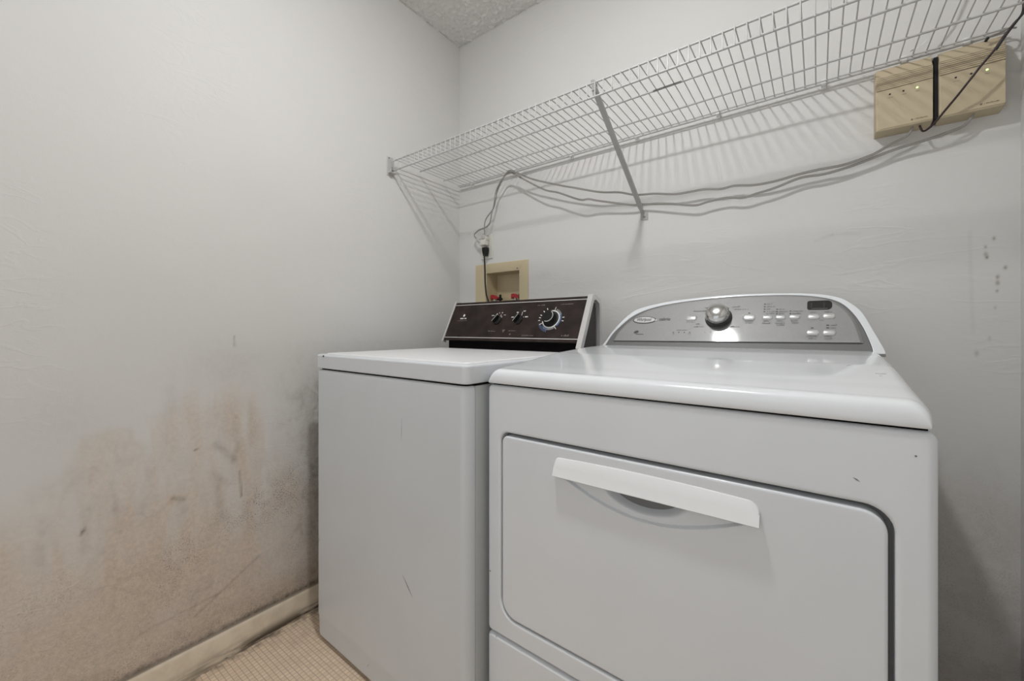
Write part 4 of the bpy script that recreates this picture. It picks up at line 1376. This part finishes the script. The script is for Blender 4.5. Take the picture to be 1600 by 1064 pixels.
# plugs at the outlet: an upright grey one and a sideways one in a cube tap
mb = MB()
v, f = box_vf(0.178, 0.200, -0.040, -0.018, 1.432, 1.452, 0.004, 2)
mb.add(v, f)
v, f = tube_vf([(0.184, -0.030, 1.450), (0.1905, -0.030, 1.461)], 0.0055, 10)
mb.add(v, f)
mb.build('plug', M['grayplug'], ca, 40)
mb = MB()
mb.add(*tube_vf([(0.150, -0.036, 1.4375), (0.158, -0.036, 1.4290), (0.172, -0.033, 1.4195)], 0.0075, 10, 1, 1.0, lambda t: 0.7 + 0.5 * t))
mb.build('plug', M['grayplug'], cb, 40)
tap = MB()
tap.add(*box_vf(0.168, 0.203, -0.040, -0.0082, 1.404, 1.4315, 0.004, 2))
tap.add(*box_vf(0.186, 0.206, -0.034, -0.0082, 1.428, 1.446, 0.003, 2))
tag(tap.build('plug_adapter', M['ivory'], None, 40), 'white cube tap plugged into the upper socket, holding two grey plugs', 'adapter')
PD = [(0.1945, -0.034, 1.362), (0.1955, -0.034, 1.345), (0.1960, -0.031, 1.2916), (0.1945, -0.0275, 1.232), (0.199, -0.0237, 1.1716), (0.212, -0.02, 1.1259), (0.225, -0.018, 1.02), (0.24, -0.016, 0.60)]
WM = (Matrix.Translation(W.location) @ Matrix.Rotation(ROT, 4, 'Z')).inverted()
cd = cable('power_cord', [tuple(WM @ Vector(p)) for p in PD], 0.0036, M['black_soft'], None, None, parent=W)
mb = MB()
rings = []
for t, hw in ((0.0, 0.0125), (0.25, 0.0135), (0.55, 0.0120), (0.8, 0.0095), (1.0, 0.0080)):
    z = 1.3935 - 0.040 * t
    rings.append([(0.1925 + 0.002 * t + a, -0.0225 + b, z) for a, b in rrect(-hw, hw, -0.0140, 0.0140 - 0.004 * t, 0.005, 3)])
mb.add(*loft_vf(rings))
mb.v = [tuple(WM @ Vector(p)) for p in mb.v]
mb.build('plug', M['black'], cd, 40)
PC = [(1.8105, -0.112, 2.02), (1.8108, -0.112, 1.85), (1.8175, -0.108, 1.7696), (1.8190, -0.107, 1.7351), (1.8187, -0.106, 1.7102), (1.8147, -0.104, 1.699), (1.807, -0.102, 1.69), (1.7924, -0.1, 1.6688), (1.7782, -0.095, 1.6441), (1.7596, -0.09, 1.6193), (1.74, -0.085, 1.5903), (1.7235, -0.0733, 1.5672), (1.7061, -0.0617, 1.5446), (1.6906, -0.0535, 1.5238), (1.6784, -0.046, 1.5131), (1.6704, -0.0375, 1.5137), (1.666, -0.03, 1.5312)]
cable('signal_cord', PC, 0.0024, M['redblack'], 'thin dark red-black cord running from above down across the right beige box', 'cord')
PC2 = [(1.8385, -0.125, 1.7200), (1.8290, -0.117, 1.7140), (1.8190, -0.111, 1.7035), (1.8100, -0.107, 1.6915), (1.7945, -0.105, 1.6680), (1.7800, -0.100, 1.6420)]
cable('signal_cord', PC2, 0.0024, M['black_soft'], 'short black cord joining the dark red cord from the right wall', 'cord')
PW_ = [(1.735, -0.06, 1.93), (1.7118, -0.05, 1.8365), (1.7054, -0.0424, 1.7999), (1.6931, -0.0348, 1.7698), (1.677, -0.0300, 1.7453), (1.6567, -0.0370, 1.7285), (1.6480, -0.046, 1.7240)]
mb = MB()
rings = []
for p in catmull(PW_, 4):
    rings.append([(p.x - 0.0035, p.y, p.z - 0.0016), (p.x + 0.0035, p.y, p.z + 0.0016), (p.x + 0.0035, p.y + 0.0012, p.z + 0.0022), (p.x - 0.0035, p.y + 0.0012, p.z - 0.0010)])
mb.add(*loft_vf(rings))
tag(mb.build('strap', M['whitecable'], None, 40), 'thin pale plastic strap lying on the shelf wires above the left beige box', 'strap')
PG = [(1.7764, -0.05, 1.6937), (1.7799, -0.049, 1.699), (1.7884, -0.049, 1.7020), (1.7969, -0.046, 1.7040), (1.8054, -0.042, 1.7080), (1.8150, -0.036, 1.7140), (1.8300, -0.02, 1.7180)]
cg = cable('loose_wire', PG, 0.0022, M['graycable'], 'short grey wire end with black tip hanging over the right beige box top', 'wire')
v, f = tube_vf([(1.7755, -0.05, 1.692), (1.7795, -0.0491, 1.6988)], 0.0030, 8)
mk('black_tip', v, f, M['black'], cg, 40)
